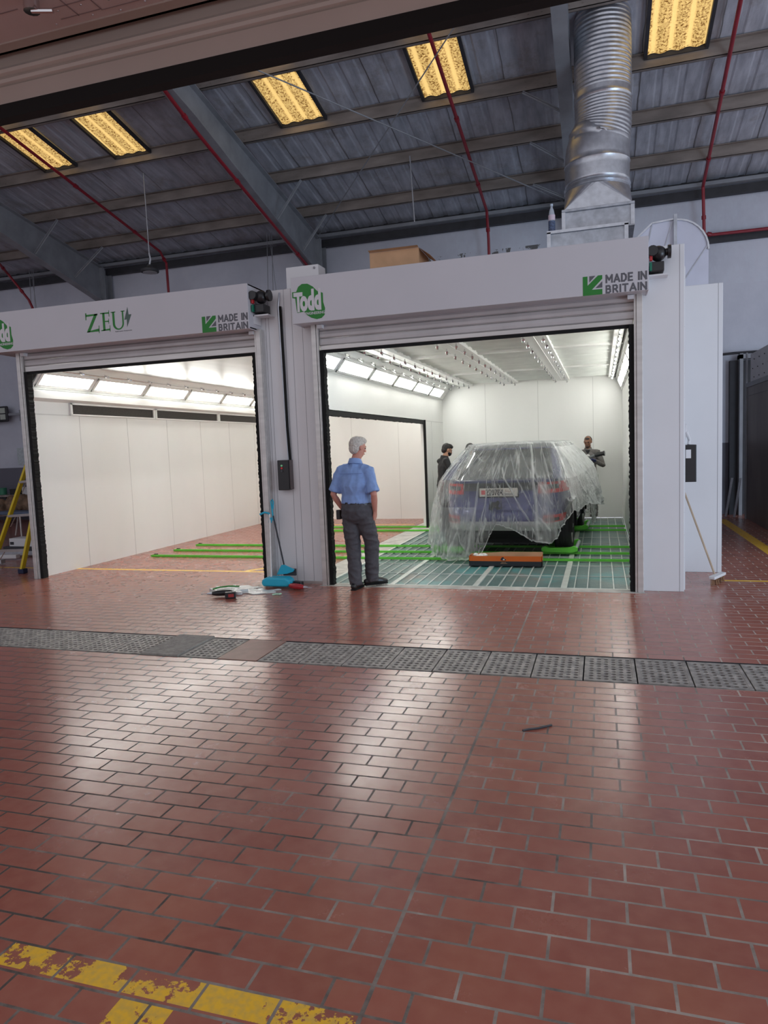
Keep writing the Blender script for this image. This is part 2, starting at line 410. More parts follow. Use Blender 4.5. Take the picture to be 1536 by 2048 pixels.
def wall_text(s, x0, x1, z0, z1, y, bold=0):    # text facing -Y fitted to a rectangle
    b = text_b(s, 1.0, .0015, bold)
    xs = [p.x for p in b.v]; ys = [p.y for p in b.v]; ax, bx, ay, by = min(xs), max(xs), min(ys), max(ys)
    b.v = [Vector((x0+(p.x-ax)/(bx-ax)*(x1-x0), y-p.z*1.0, z0+(p.y-ay)/(by-ay)*(z1-z0))) for p in b.v]
    return b

STROKES = {'M':[[(0,0),(0,1),(.5,.35),(1,1),(1,0)]],'A':[[(0,0),(.5,1),(1,0)],[(.2,.28),(.8,.28)]],'D':[[(0,0),(0,1),(.5,1),(.85,.8),(.95,.5),(.85,.2),(.5,0),(0,0)]],
 'E':[[(.9,1),(0,1),(0,0),(.9,0)],[(0,.5),(.8,.5)]],'I':[[(0,0),(0,1)]],'N':[[(0,0),(0,1),(1,0),(1,1)]],
 'B':[[(0,0),(0,1),(.6,1),(.8,.88),(.8,.66),(.6,.54),(0,.54)],[(.6,.54),(.88,.4),(.88,.14),(.6,0),(0,0)]],'R':[[(0,0),(0,1),(.6,1),(.82,.86),(.82,.6),(.6,.45),(0,.45)],[(.45,.45),(.92,0)]],'T':[[(0,1),(1,1)],[(.5,1),(.5,0)]]}
ADV = {'M':1.25,'I':.0,'A':1.15,'D':1.0,'E':.85,'N':1.05,'B':.9,'R':.95,'T':1.0,' ':.35}
def block_text(s, x0, x1, z0, z1, y):      # heavy sans lettering made of straight strokes
    H = z1-z0; th = H*.20; b = B(); gap = .52; tot = sum(ADV[c] for c in s)+gap*(len(s)-1); u = (x1-x0-th)/tot; x = x0+th/2; k = 0
    for c in s:
        for st in STROKES.get(c, []):
            P = [(x+a*u*ADV[c], z0+th/2+q*(H-th)) for a, q in st]
            for (a, q), (d, e) in zip(P, P[1:]):
                L = math.hypot(d-a, e-q); ex, ez = (d-a)/L*th*.42, (e-q)/L*th*.42; nx, nz_ = -(e-q)/L*th/2, (d-a)/L*th/2; yy = y-.001-.00005*k; k += 1
                b.prism([(a-ex+nx,q-ez+nz_),(d+ex+nx,e+ez+nz_),(d+ex-nx,e+ez-nz_),(a-ex-nx,q-ez-nz_)], yy, y)
        x += (ADV[c]+gap)*u
    return b
# ---------------------------------------------------------------- setting: floor, hall walls, roof
ROOF = lambda y: 9.63-.2*y
b = B()
for (x0,x1,y0,y1) in ((-20,8,-6,4.74),(-20,8,5.32,7.74),(-20,-3.58,7.74,16.2),(.42,8,7.74,16.2)):
    b.quad((x0,y0,0),(x1,y0,0),(x1,y1,0),(x0,y1,0))
struct('floor', b, m_floor)
b = B().box(-20,8,4.72,4.745,-.30,-.002).box(-20,8,5.315,5.34,-.30,-.002).box(-20,8,4.72,5.34,-.32,-.30)
struct('trim_1', b, m_dark)     # drain channel
b = B().box(-3.58,-3.20,7.74,15.1,-.05,.0).box(-3.2,.42,7.60,7.76,-.05,.004)
struct('trim_2', b, m_concrete, bevel=.003)
struct('floor_2', B().box(-3.2,.42,7.76,15.1,-.10,-.012), m_filter)
struct('wall_back', B().box(-20,8,15.6,15.8,0,6.9), m_wall)
struct('wall_left', B().box(-20.2,-20,-6,15.8,0,8.2), m_wall)
# roof lining: trapezoid corrugation following the slope
b = B(); vs = []; xs = []; x = -20.0
prof = [(0,0),(.12,0),(.15,.012),(.22,.012),(.25,0)]
while x < 8:
    for dx, dz in prof: xs.append((x+dx, dz))
    x += .34
ys = [0.0+i*.62 for i in range(26)]
for j, y in enumerate(ys):
    for x, dz in xs:
        vs.append((x, y, ROOF(y)+dz+.012*mnoise.noise(Vector((x*.7, y*1.3, 0)))))
n = len(xs)
b.add(vs, [(j*n+i, j*n+i+1, (j+1)*n+i+1, (j+1)*n+i) for j in range(len(ys)-1) for i in range(n-1)])
struct('ceiling', b, m_roof)
# eave channels above the back wall
for k, (y, z, h, mt) in enumerate(((15.5, 6.30, .16, m_dark), (15.36, 6.43, .07, m_rafter), (15.52, 6.56, .12, m_dark))):
    struct('trim_%d' % (k+3), B().box(-20, 8, y-.06, y+.06, z-h/2, z+h/2), mt)
struct('trim_6', B().box(.9, 8, 15.50, 15.6, 5.36, 5.52), m_dark)

# skylights
for i, (x0, x1, y0, lab) in enumerate((
    (-10.28,-9.60,10.02,'glowing yellow speckled roof panel furthest left, crossed by a red pipe'),
    (-8.65,-7.95,10.02,'glowing yellow speckled roof panel, second from the left'),
    (-5.22,-4.45,10.02,'glowing yellow roof panel right of the middle rafter, crossed by a thin tie rod'),
    (-2.68,-1.93,10.02,'glowing yellow speckled roof panel crossed by the straight red pipe'),
    (.72,1.50,9.2,'glowing yellow speckled roof panel right of the round silver duct'))):
    t = thing('skylight', lab, 'skylight', ((x0+x1)/2, 11.2, ROOF(11.2)), group='translucent roof panels')
    b = B(); nx = 26; P = []
    for y in (y0, 11.72):
        for k in range(nx+1):
            x = x0+(x1-x0)*k/nx; P.append((x, y, ROOF(y)-.035+.014*math.sin(x*26)))
    b.add(P, [(k, k+1, nx+2+k, nx+1+k) for k in range(nx)])
    build(b, 'translucent_sheet', m_sky, t)
    f = B()
    for x in (x0-.03, x1+.03): f.bar((x, y0, ROOF(y0)-.05), (x, 11.74, ROOF(11.74)-.05), .05, .05)
    f.bar((x0-.05, 11.76, ROOF(11.76)-.05), (x1+.05, 11.76, ROOF(11.76)-.05), .05, .06)
    build(f, 'frame', m_dark, t)

# purlins
PL = 'roof purlin, '
for y, lab in ((9.0, PL+'highest one seen, cut by the near shutter at the top'), (10.36, PL+'the one at the upper end of the yellow roof panels'), (11.76, PL+'the one at the lower end of the yellow roof panels'),
               (13.06, PL+'middle one, below the yellow roof panels'), (14.36, PL+'lowest one, nearest the back wall')):
    z = 9.43-.2*y; b = B()
    b.box(-20, 8, y-.004, y+.004, z, z+.2).box(-20, 8, y-.004, y+.07, z, z+.008).box(-20, 8, y-.07, y+.004, z+.19, z+.2)
    b.box(-20, 8, y+.062, y+.07, z, z+.022)
    for xr in (-11.95, -6.1, -.46):
        for k in range(8):
            xx = xr-.62+.18*k
            b.box(xx, xx+.02, y-.012, y-.004, z+.05, z+.07).box(xx, xx+.02, y-.012, y-.004, z+.13, z+.15)
    build(b, 'roof_purlin', m_purlin, label=lab, cat='beam', group='roof purlins')
# rafters with column stubs
for xr, lab in ((-11.95,'grey tapered steel roof rafter at the left edge, running down behind the left shutter'),
                (-6.1,'grey tapered steel roof rafter in the middle, with a red pipe along it'),
                (-.46,'grey steel roof rafter beside the round silver duct')):
    t = thing('roof_rafter', lab, 'beam', (xr, 15.3, 5.0), group='roof rafters')
    y0, y1 = (6.5, 15.25)
    bot = lambda y: (9.42-.2*y) - (.50+.36*max(0, min(1, (y-10.2)/5)))
    def rail(y0, y1, w, f0, f1):
        return [(xr-w/2,y0,f0),(xr+w/2,y0,f0),(xr+w/2,y1,f1),(xr-w/2,y1,f1)]
    b = B()
    if xr == -.46: bot = lambda y: (9.42-.2*y) - .38
    ym = 10.2
    for a, c in ((y0, ym), (ym, y1)):
        za, zc = bot(a), bot(c); ta, tc = 9.43-.2*a, 9.43-.2*c
        b.add([(xr-.006,a,za),(xr+.006,a,za),(xr+.006,c,zc),(xr-.006,c,zc),(xr-.006,a,ta),(xr+.006,a,ta),(xr+.006,c,tc),(xr-.006,c,tc)],
              [(0,3,2,1),(4,5,6,7),(0,1,5,4),(1,2,6,5),(2,3,7,6),(3,0,4,7)])
    build(b, 'web', m_rafter, t)
    f = B()
    for fn in (bot, lambda y: 9.42-.2*y-.012):
        for a, c in ((y0, ym), (ym, y1)): f.bar((xr, a, fn(a)), (xr, c, fn(c)), .2, .014)
    build(f, 'flange', m_rafter, t)
    c = B().box(xr-.12, xr+.12, 15.24, 15.255, 3.2, 6.35).box(xr-.12, xr+.12, 15.50, 15.515, 3.2, 6.35).box(xr-.006, xr+.006, 15.24, 15.51, 3.2, 6.35)
    c.box(xr-.1, xr+.1, 15.2, 15.25, 5.45, 6.35)
    build(c, 'column_head', m_rafter, t)
FB = 'small angle brace from purlin to the '
for p0, p1, lab in (((-5.49,13.06,6.82),(-6.0,13.0,6.14), FB+'middle rafter, upper right side'), ((-5.5,14.36,6.56),(-6.0,14.2,5.84), FB+'middle rafter, lower right side'),
                ((-6.75,13.06,6.82),(-6.2,13.0,6.14), FB+'middle rafter, left side'),
                ((-11.25,13.06,6.82),(-11.87,13.0,6.15), FB+'left rafter, upper one'), ((-11.15,14.36,6.56),(-11.87,14.2,5.9), FB+'left rafter, lower one'),
                ((-1.12,11.76,7.08),(-.53,11.9,6.75), FB+'rafter beside the duct, top one'), ((-1.13,13.06,6.82),(-.53,13.2,6.45), FB+'rafter beside the duct, middle one'),
                ((-1.2,14.36,6.56),(-.53,14.4,6.2), FB+'rafter beside the duct, bottom one')):
    build(B().bar(p0, p1, .05, .008).bar((p0[0],p0[1]+.02,p0[2]), (p1[0],p1[1]+.02,p1[2]), .008, .05), 'angle_brace', m_rafter, label=lab, cat='brace', group='rafter braces')
for p0, p1, lab in (((-4.9,10.0,7.30),(-.5,15.1,6.30),'thin steel tie rod sloping down to the right under the roof'), ((-1.6,9.8,7.39),(-6.05,15.15,6.33),'thin steel tie rod sloping down to the left towards the middle rafter')):
    build(B().cyl(p0, p1, .011, 6), 'tie_rod', m_rafter, label=lab, cat='rod', group='roof tie rods')
build(B().cyl((-3.29,13.0,6.9),(-3.24,13.0,5.72), .012, 8), 'hanging_rod', m_galv2, label='short thin rod hanging straight down from the roof between the two red pipes', cat='rod')
for x, lab in ((-7.1,'pair of thin wire hangers above the right end of the left shutter'), (-13.9,'pair of thin wire hangers at the far left, beside a red pipe')):
    y = 14.8 if x > -10 else 15.0
    build(B().cyl((x,y,6.5),(x-.08,y,4.2),.008,5).cyl((x+.12,y,6.5),(x+.05,y,4.2),.008,5).cyl((x+.05,y,6.5),(x+.24,y,4.2),.006,5), 'wire_hanger', m_rafter, label=lab, cat='wire', group='wire hangers')

# red pipes
def pipe(pts, lab, r=.03):
    b = B().tube(pts, r, 10)
    t = build(b, 'red_pipe', m_red, smooth=True, label=lab, cat='pipe', group='red pipes')
    for i in range(len(pts)-1):
        p, q = Vector(pts[i]), Vector(pts[i+1]); L = (q-p).length; n = max(1, int(L/2.2))
        for k in range(1, n+1):
            m = p.lerp(q, k/(n+.5)); d = (q-p).normalized(); build(B().cyl(m-d*.035, m+d*.035, r*1.4, 10), 'coupling', m_red, t, smooth=True)
pipe([(-9.8,6.0,8.15),(-9.8,10.15,7.33),(-9.86,14.75,6.40),(-9.9,15.05,6.2),(-9.9,15.1,3.6)], 'red sprinkler pipe crossing the leftmost yellow roof panel, bending down behind the left shutter')
pipe([(-6.1,7.0,7.40),(-6.1,9.47,6.99),(-6.1,10.3,6.73),(-6.1,12.3,6.22),(-6.1,15.1,5.52),(-5.9,15.18,4.6)], 'red sprinkler pipe fixed under the middle rafter')
pipe([(-2.25,7.0,7.97),(-2.24,10.07,7.36),(-2.2,15.0,6.38),(-2.22,15.3,5.9),(-2.22,15.35,4.4)], 'red sprinkler pipe right of centre, crossing a yellow roof panel')
pipe([(1.8,9.0,7.55),(1.8,10.74,7.23),(1.92,15.2,6.36),(1.96,15.35,5.52),(2.1,15.38,5.48),(8,15.38,5.46)], 'red sprinkler pipe right of the duct that turns along the back wall')
pipe([(-14.0,14.0,6.56),(-14.3,14.7,6.35),(-13.9,14.9,5.7),(-13.5,15.1,4.5)], 'short red pipe at the left edge above the left shutter')
pipe([(-8.6,15.3,5.02),(-5.2,15.3,4.62)], 'horizontal red pipe behind the white junction box', .05)

# ---------------------------------------------------------------- booth shells
ZC = 2.92; ZR = 2.87; YB = 15.1
struct('wall_booth_left', B().box(-7.46,-7.38,7.76,YB+.08,0,3.3), m_white_in)
struct('wall_booth_back', B().box(-7.46,.54,YB,YB+.08,0,3.3), m_white_in)
b = B().box(-3.36,-3.28,7.76,8.02,0,3.3).box(-3.36,-3.28,8.02,13.42,2.10,3.3).box(-3.36,-3.28,13.42,YB,0,3.3)
struct('wall_booth_middle', b, m_white_in)
struct('wall_booth_right', B().box(.42,.50,7.9,YB+.08,0,3.3), m_white_in)
m_ceil_l = M('glossy_white_ceiling', (.50,.51,.50), .32, .15, .10, 2.2, bump=.25, bscale=5, stretch=(1,.4,1))
struct('ceiling_booth_left', B().box(-7.38,-3.36,7.78,YB,ZC,ZC+.06), m_ceil_l)
struct('ceiling_booth_right', B().box(-3.28,.42,7.78,YB,ZR+.06,ZR+.12), m_white_in)
struct('ceiling_booth_top', B().box(-7.46,.50,7.9,YB+.08,3.3,3.36), m_galv2)
b = B()                                            # panel seams
for y in [8.7+1.1*k for k in range(6)]: b.box(-7.381,-7.377,y,y+.008,0,2.25)
for x in (-2.35,-1.25,-.15): b.box(x,x+.012,YB-.003,YB+.001,0,ZR)
for x in (-6.5,-5.4,-4.3): b.box(x,x+.01,YB-.003,YB+.001,0,ZR)
b.box(-3.281,-3.277,13.42,YB,2.09,2.105).box(-3.281,-3.277,14.0,14.01,0,2.1)
struct('trim_7', b, m_seam_in)
# filters of the right ceiling: pleated bays
b_cols = [(-3.05,-2.86),(-2.60,-1.93),(-1.64,-.90),(-.60,.16)]; b_rows = [(7.95,9.95),(10.07,12.65),(12.77,14.98)]
cn = ['leftmost column','second column','third column','rightmost column']; rn = ['nearest the shutter','in the middle row','nearest the back wall']
m_filt = M('white_ceiling_filter', (.76,.78,.74), .6, 0, .05, 3)
for ci, (x0,x1) in enumerate(b_cols):
    for ri, (y0,y1) in enumerate(b_rows):
        b = B(); n = int((y1-y0)/.055); P = []
        for k in range(n+1):
            y = y0+(y1-y0)*k/n; z = ZR+.03-(.022 if k % 2 else 0)-.01*math.sin(k*.9)
            P += [(x0,y,z),(x1,y,z)]
        b.add(P, [(2*k,2*k+1,2*k+3,2*k+2) for k in range(n)])
        build(b, 'ceiling_filter', m_filt, label='pleated filter of the right booth ceiling, %s, %s' % (cn[ci], rn[ri]), cat='filter', group='ceiling filters of the right booth')
def nozzle_part(par, p, n, name='nozzle'):   # small chrome spray head
    p = Vector(p); n = Vector(n).normalized(); b = B()
    b.cyl(p, p+n*.03, .008, 8).ball(p+n*.04, .019, seg=8, rings=6)
    s = n.cross(Vector((0,1,0)));
    if s.length < .1: s = Vector((1,0,0))
    s.normalize(); yv = Vector((0,1,0))
    b.cyl(p+n*.04, p+n*.058+yv*.036, .011, 8, .018).cyl(p+n*.04, p+n*.05-yv*.032+s*.01, .010, 8, .016)
    build(b, name, m_chrome, par, smooth=True)
for x0, x1, lab in ((-2.86,-2.60,'left one'),(-1.93,-1.64,'middle one, left of the centre'),(-.90,-.60,'one right of the centre'),(.16,.27,'narrow one beside the right edge')):
    t = thing('nozzle_beam', 'white ceiling beam with chrome nozzles, right booth, '+lab, 'beam', ((x0+x1)/2, 11.5, ZR), group='nozzle beams of the right booth')
    build(B().box(x0,x1,7.95,YB,ZR-.03,ZR+.05).box((x0+x1)/2-.006,(x0+x1)/2+.006,7.95,YB,ZR-.036,ZR-.03), 'beam', m_white_in, t, bevel=.004)
    for k in range(12):
        y = 8.5+.56*k; w = x1-x0
        if w > .15:
            nozzle_part(t, (x0+.04, y, ZR-.03), (0,0,-1)); nozzle_part(t, (x1-.04, y+.13, ZR-.03), (0,0,-1))
        else: nozzle_part(t, ((x0+x1)/2, y, ZR-.03), (0,0,-1))
for y, lab in ((10.01,'nearer the shutter'),(12.71,'nearer the back wall')):
    build(B().box(-3.05,.42,y-.055,y+.055,ZR-.012,ZR+.05), 'cross_beam', m_white_in, bevel=.003, label='white cross beam of the right booth ceiling, '+lab, cat='beam', group='cross beams of the right booth')
# sloped light strips
def light_strip(xw, ztop, xo, zb, panels, nozz, who, zl0, zl1, side=''):
    # slope from (xw,zb) up to (xo,ztop); panels sit between fractions zl0..zl1 of the slope
    d = Vector((xo-xw, 0, ztop-zb)); L = d.length; d.normalize(); nrm = Vector((d.z, 0, -d.x)); nrm = -nrm if nrm.z > 0 else nrm
    def P(s, y, h=0): q = Vector((xw,0,zb))+d*s*L+nrm*h; return (q.x, y, q.z)
    def slab(b, s0, s1, y0, y1, h0, h1):
        b.add([P(s0,y0,h0),P(s1,y0,h0),P(s1,y1,h0),P(s0,y1,h0),P(s0,y0,h1),P(s1,y0,h1),P(s1,y1,h1),P(s0,y1,h1)],
              [(0,3,2,1),(4,5,6,7),(0,1,5,4),(1,2,6,5),(2,3,7,6),(3,0,4,7)])
    t = thing('nozzle_rail', 'sloped white rail above the %slight panels of the %s booth' % (side, who), 'rail', P(.5, 11.5), group='nozzle rails')
    b = B(); slab(b, 0, 1, 7.8, YB, -.02, 0); slab(b, .0, zl0-.03, 7.8, YB, 0, .012)
    build(b, 'backing', m_white_in, t)
    b = B().cyl(P(zl1+.1, 7.8, .02), P(zl1+.1, YB, .02), .006, 6); build(b, 'pipe', m_chrome, t)
    for y in nozz: nozzle_part(t, P(.80, y, 0), nrm)
    N = len(panels); od = ['nearest the shutter','second from the shutter','third from the shutter','fourth from the shutter','fifth from the shutter','at the far end']
    for i, (y0, y1) in enumerate(panels):
        q = thing('light_panel', 'bright light panel of the %s booth%s, %s' % (who, side and ' on its right wall', od[i]), 'light', P((zl0+zl1)/2, (y0+y1)/2), group='light panels of the %s booth' % who)
        b = B()
        for s0,s1,a,c in ((zl0,zl1,y0,y0+.045),(zl0,zl1,y1-.045,y1),(zl0,zl0+.08,y0,y1),(zl1-.08,zl1,y0,y1)): slab(b, s0,s1,a,c,.001,.016)
        build(b, 'frame', m_white_in, q)
        b = B(); slab(b, zl0+.08, zl1-.08, y0+.03, y1-.03, .001, .008); build(b, 'diffuser', m_lamp, q)
light_strip(-7.38, ZC, -7.08, 2.58, [(7.84,8.90),(8.95,10.16),(10.21,11.42),(11.47,12.68),(12.73,13.94),(13.99,14.8)], [8.5+.535*k for k in range(13)], 'left', .12, .66)
light_strip(-3.28, ZR, -3.05, 2.58, [(7.84,8.52),(8.60,9.86),(9.92,11.12),(11.18,12.38),(12.44,13.64),(13.70,14.70)], [8.0+.535*k for k in range(14)], 'right', .08, .66)
light_strip(-3.36, ZC, -3.66, 2.58, [(7.84+1.18*k,8.92+1.18*k) for k in range(6)], [], 'left', .12, .66, 'right-hand ')
light_strip(.42, ZR, .12+.17, 2.58, [(7.90+1.16*k,8.96+1.16*k) for k in range(6)], [], 'right', .08, .66, 'right-hand ')
# left booth: white ledge and dark extract grilles
struct('trim_8', B().prismx([(0,0)],0,0) if False else B().add([(-7.38,7.78,2.42),(-7.30,7.78,2.46),(-7.30,7.78,2.56),(-7.38,7.78,2.58),(-7.38,YB,2.42),(-7.30,YB,2.46),(-7.30,YB,2.56),(-7.38,YB,2.58)],[(0,1,2,3),(4,7,6,5),(0,4,5,1),(1,5,6,2),(2,6,7,3),(3,7,4,0)]), m_white_in)
struct('trim_9', B().box(-7.38,-7.372,7.78,YB,2.238,2.25), m_seam_in)
m_grille = M('dark_brown_mesh', (.035,.028,.024), .6, 0, .3, 80)
for i, (y0,y1,lab) in enumerate(((8.55,10.50,'nearest the shutter'),(10.60,12.62,'the middle one'),(12.72,14.75,'furthest from the shutter'))):
    t = thing('extract_grille', 'long dark mesh grille high on the wall of the left booth, '+lab, 'vent', (-7.37,(y0+y1)/2,2.25), group='extract grilles')
    build(B().box(-7.385,-7.372,y0,y1,2.265,2.40), 'mesh', m_grille, t)
    build(B().box(-7.385,-7.350,y0-.04,y1+.04,2.40,2.425).box(-7.385,-7.350,y0-.04,y1+.04,2.245,2.265).box(-7.385,-7.350,y0-.045,y0,2.25,2.42).box(-7.385,-7.350,y1,y1+.045,2.25,2.42), 'frame', m_white_in, t)

# interior opening brush (between booths)
def brush_b(p0, p1, side, w, dep, seed, n=None, thick=.03):   # ragged brush strip from p0 to p1, bristles towards side
    rnd = random.Random(seed); p0 = Vector(p0); p1 = Vector(p1); side = Vector(side); L = (p1-p0).length; n = n or int(L/.018)
    d = (p1-p0)/n; out = dep; b = B(); vs = []; 
    th = d.normalized().cross(side).normalized()*thick
    for i in range(n+1):
        q = p0+d*i; e = q+side*(w*(.88+.24*rnd.random()))
        vs += [q, e, e+th, q+th]
    fs = []
    for i in range(n):
        o = 4*i
        for a in range(4): fs.append((o+a, o+(a+1)%4, o+4+(a+1)%4, o+4+a))
    fs += [(0,3,2,1), (4*n,4*n+1,4*n+2,4*n+3)]
    return b.add(vs, fs)
t = thing('inner_doorway_brush', 'black brush seal framing the opening in the side wall of the right booth', 'seal', (-3.27, 10.7, 0))
build(brush_b((-3.28,8.02,2.11),(-3.28,13.42,2.11),(0,0,-1),.075,0,3), 'top_brush', m_black, t)
build(B().box(-3.30,-3.255,13.385,13.425,0,2.11), 'side_strip', m_black, t)
build(B().box(-3.30,-3.255,8.02,8.06,0,2.11), 'side_strip', m_black, t)

# steel grating over the right pit
t = thing('steel_floor_grating', 'steel bar grating over the teal filter floor of the right booth', 'grating', (-1.4,11.4,0))
m_bar = M('pale_steel_bar', (.62,.66,.62), .4, .3, .08)
x = -3.18
while x < .42:
    build(B().box(x-.006, x+.006, 7.79, YB, -.012, .0), 'grating_bar', m_bar, t); x += .1375
for y in (8.53, 9.25, 9.95, 11.3, 12.0, 13.9, 14.5, 14.75, 14.95): build(B().box(-3.165,.42,y-.006,y+.006,-.012,-.001), 'cross_bar', m_bar, t)
for x in (-2.36,-1.38,-.40): build(B().box(x-.03,x+.03,7.79,YB,-.012,.003), 'support_beam', m_bar, t)
b = B().box(-3.2,.42,7.755,7.79,-.012,.005).box(-3.2,-3.165,7.76,YB,-.012,.004); build(b, 'edge_frame', m_bar, t)

# ---------------------------------------------------------------- roller shutters
def logo_parts(par, yy, with_zeus, x_todd, x_mib):
    # round green badge
    x0, z0 = x_todd; w, h = .38, .40
    pts = [(.13,.80),(.20,.93),(.32,1.0),(.50,.99),(.66,.90),(.80,.76),(.97,.70),(.97,.45),(1.02,.28),(1.0,.10),(.90,.02),(.75,.0),(.58,.05),(.42,.15),(.36,.24),(.14,.22),(.12,.30),(.09,.62),(.0,.64),(.0,.80)]
    c = B().prism([(x0+a*w, z0+q*h) for a, q in pts], yy-.002, yy)
    lg = build(c, 'round_logo', m_logo, par, label='green badge reading Todd Engineering')
    build(wall_text('T', x0+.015, x0+.125, z0+.095, z0+.31, yy-.003, .035), 'lettering', m_text_w, lg)
    build(wall_text('odd', x0+.09, x0+.345, z0+.095, z0+.335, yy-.0035, .05), 'lettering', m_text_w, lg)
    build(wall_text('ENGINEERING', x0+.15, x0+.385, z0+.055, z0+.085, yy-.003, .01), 'lettering', m_text_w, lg)
    # arrow mark and two lines of lettering
    x1, z1 = x_mib; s = .185
    g = B().prism([(x1,z1),(x1+s,z1),(x1+s,z1+.052),(x1+.085,z1+.052),(x1+s,z1+.150),(x1+s,z1+s),(x1+.145,z1+s),(x1+.045,z1+.095),(x1+.045,z1+s),(x1,z1+s)], yy-.002, yy)
    a = build(g, 'arrow_logo', m_logo, par, label='green arrow mark')
    build(B().prism([(x1+.062,z1+s),(x1+.120,z1+s),(x1+.062,z1+.125)], yy-.002, yy).prism([(x1+s,z1+.065),(x1+s,z1+.125),(x1+.120,z1+.065)], yy-.002, yy), 'corner_triangles', m_logod, a)
    build(block_text('MADE IN', x1+.215, x1+.600, z1+.10, z1+.185, yy), 'lettering', m_logod, par, label='dark grey words MADE IN')
    build(block_text('BRITAIN', x1+.215, x1+.600, z1+.002, z1+.083, yy), 'lettering', m_logod, par, label='dark grey word BRITAIN')
    if with_zeus:
        X, Z, H = -6.10, 3.17, .225; g = B()
        def pr(poly): g.prism([(X+a, Z+q) for a, q in poly], yy-.002, yy)
        pr([(.0,.0),(.045,.0),(.175,.215),(.13,.215)]); pr([(.0,.19),(.175,.197),(.175,.215),(.0,.215)]); pr([(-.006,.15),(.004,.15),(.010,.235),(-.006,.235)]); pr([(.0,.0),(.185,.0),(.185,.035),(.03,.014)]); pr([(.178,-.02),(.186,-.02),(.19,.07),(.182,.07)])
        o = .215; pr([(o+.03,.0),(o+.062,.0),(o+.062,.215),(o+.03,.215)]); pr([(o-.0,.0),(o+.13,.0),(o+.13,.022),(o,.010)]); pr([(o,.206),(o+.13,.20),(o+.13,.218),(o,.218)]); pr([(o+.06,.105),(o+.118,.102),(o+.118,.118),(o+.06,.116)])
        pr([(o+.124,.165),(o+.131,.165),(o+.131,.24),(o+.124,.24)]); pr([(o+.115,.08),(o+.121,.08),(o+.121,.14),(o+.115,.14)]); pr([(o+.124,-.015),(o+.132,-.015),(o+.135,.06),(o+.128,.06)])
        o = .375; R = []; n = 14
        R += [(o+.015,.215)]
        for k in range(n+1):
            t_ = PI+PI*k/n; R.append((o+.095+.080*math.cos(t_), .07+.075*math.sin(t_)))
        R += [(o+.175,.215),(o+.155,.215)]
        for k in range(n+1):
            t_ = 2*PI-PI*k/n; R.append((o+.1+.055*math.cos(t_), .075+.065*math.sin(t_)))
        R += [(o+.045,.215)]
        # split the U into quads so the concave outline fills cleanly
        outer = [(o+.015,.215)]+[(o+.095+.080*math.cos(PI+PI*k/n), .07+.075*math.sin(PI+PI*k/n)) for k in range(n+1)]+[(o+.175,.215)]
        inner = [(o+.045,.215)]+[(o+.1+.055*math.cos(PI+PI*k/n), .075+.065*math.sin(PI+PI*k/n)) for k in range(n+1)]+[(o+.155,.215)]
        for k in range(len(outer)-1): pr([outer[k],outer[k+1],inner[k+1],inner[k]])
        pr([(o-.005,.207),(o+.06,.207),(o+.06,.217),(o-.005,.217)]); pr([(o+.14,.207),(o+.195,.207),(o+.195,.217),(o+.14,.217)])
        build(g, 'lettering', m_logo, par, label='green serif letters Z E U')
        o = X+.56; build(B().prism([(o+.055,Z+.255),(o+.0,Z+.105),(o+.035,Z+.11),(o+.035,Z+.02)], yy-.002, yy).prism([(o+.055,Z+.255),(o+.035,Z+.11),(o+.035,Z+.02),(o+.068,Z+.14)], yy-.0021, yy).prism([(o+.055,Z+.255),(o+.06,Z+.16),(o+.035,Z+.11)], yy-.002, yy).prism([(o+.045,Z+.165),(o+.105,Z+.165),(o+.035,Z+.02),(o+.040,Z+.11)], yy-.0022, yy), 'lightning_bolt', m_logog, par, label='dark green lightning bolt')
        build(wall_text('Build better Bodyworks', X+.42, X+.66, Z-.032, Z-.018, yy-.001, .0), 'lettering', m_logod, par)
def motor(par, x, y, z, s):     # shutter motor: black gearbox, red and green cable glands, limit box
    mt = build(B().tube([(x+.04,y-.12,z+.09),(x+.04,y+.02,z+.09)], [.05,.05], 14).ball((x+.10,y,z+.08),.075,.08,.075), 'motor', m_blackp, par, smooth=True)
    build(B().tube([(x+.10,y,z+.08),(x+.19,y,z+.09)], [.035,.035], 12).tube([(x+.185,y,z+.09),(x+.215,y,z+.09)], [.065,.065], 16), 'flange', m_blackp, mt, smooth=True)
    build(B().box(x+.02,x+.15,y-.06,y+.12,z-.10,z-.005), 'limit_box', m_blackp, mt, bevel=.008)
    build(B().box(x+.012,x+.04,y-.095,y-.06,z+.0,z+.075), 'release_tag', m_redlens, mt, bevel=.004, label='red tag')
    build(B().box(x+.012,x+.035,y-.095,y-.06,z-.095,z-.015), 'release_tag', M('green_tag',(.0,.16,.09),.4,0,0), mt, bevel=.004, label='green tag')
    build(B().box(x-.01,x+.19,y-.03,y+.14,z-.135,z-.120).box(x-.01,x+.01,y-.03,y+.14,z-.22,z-.12), 'bracket', m_white, mt)
    build(B().tube([(x+.0,y-.03,z+.06),(x-.015,y-.04,z+.12),(x-.0,y,z+.15),(x+.06,y+.05,z+.13)], .006, 6), 'cable', m_alu, mt, smooth=True)
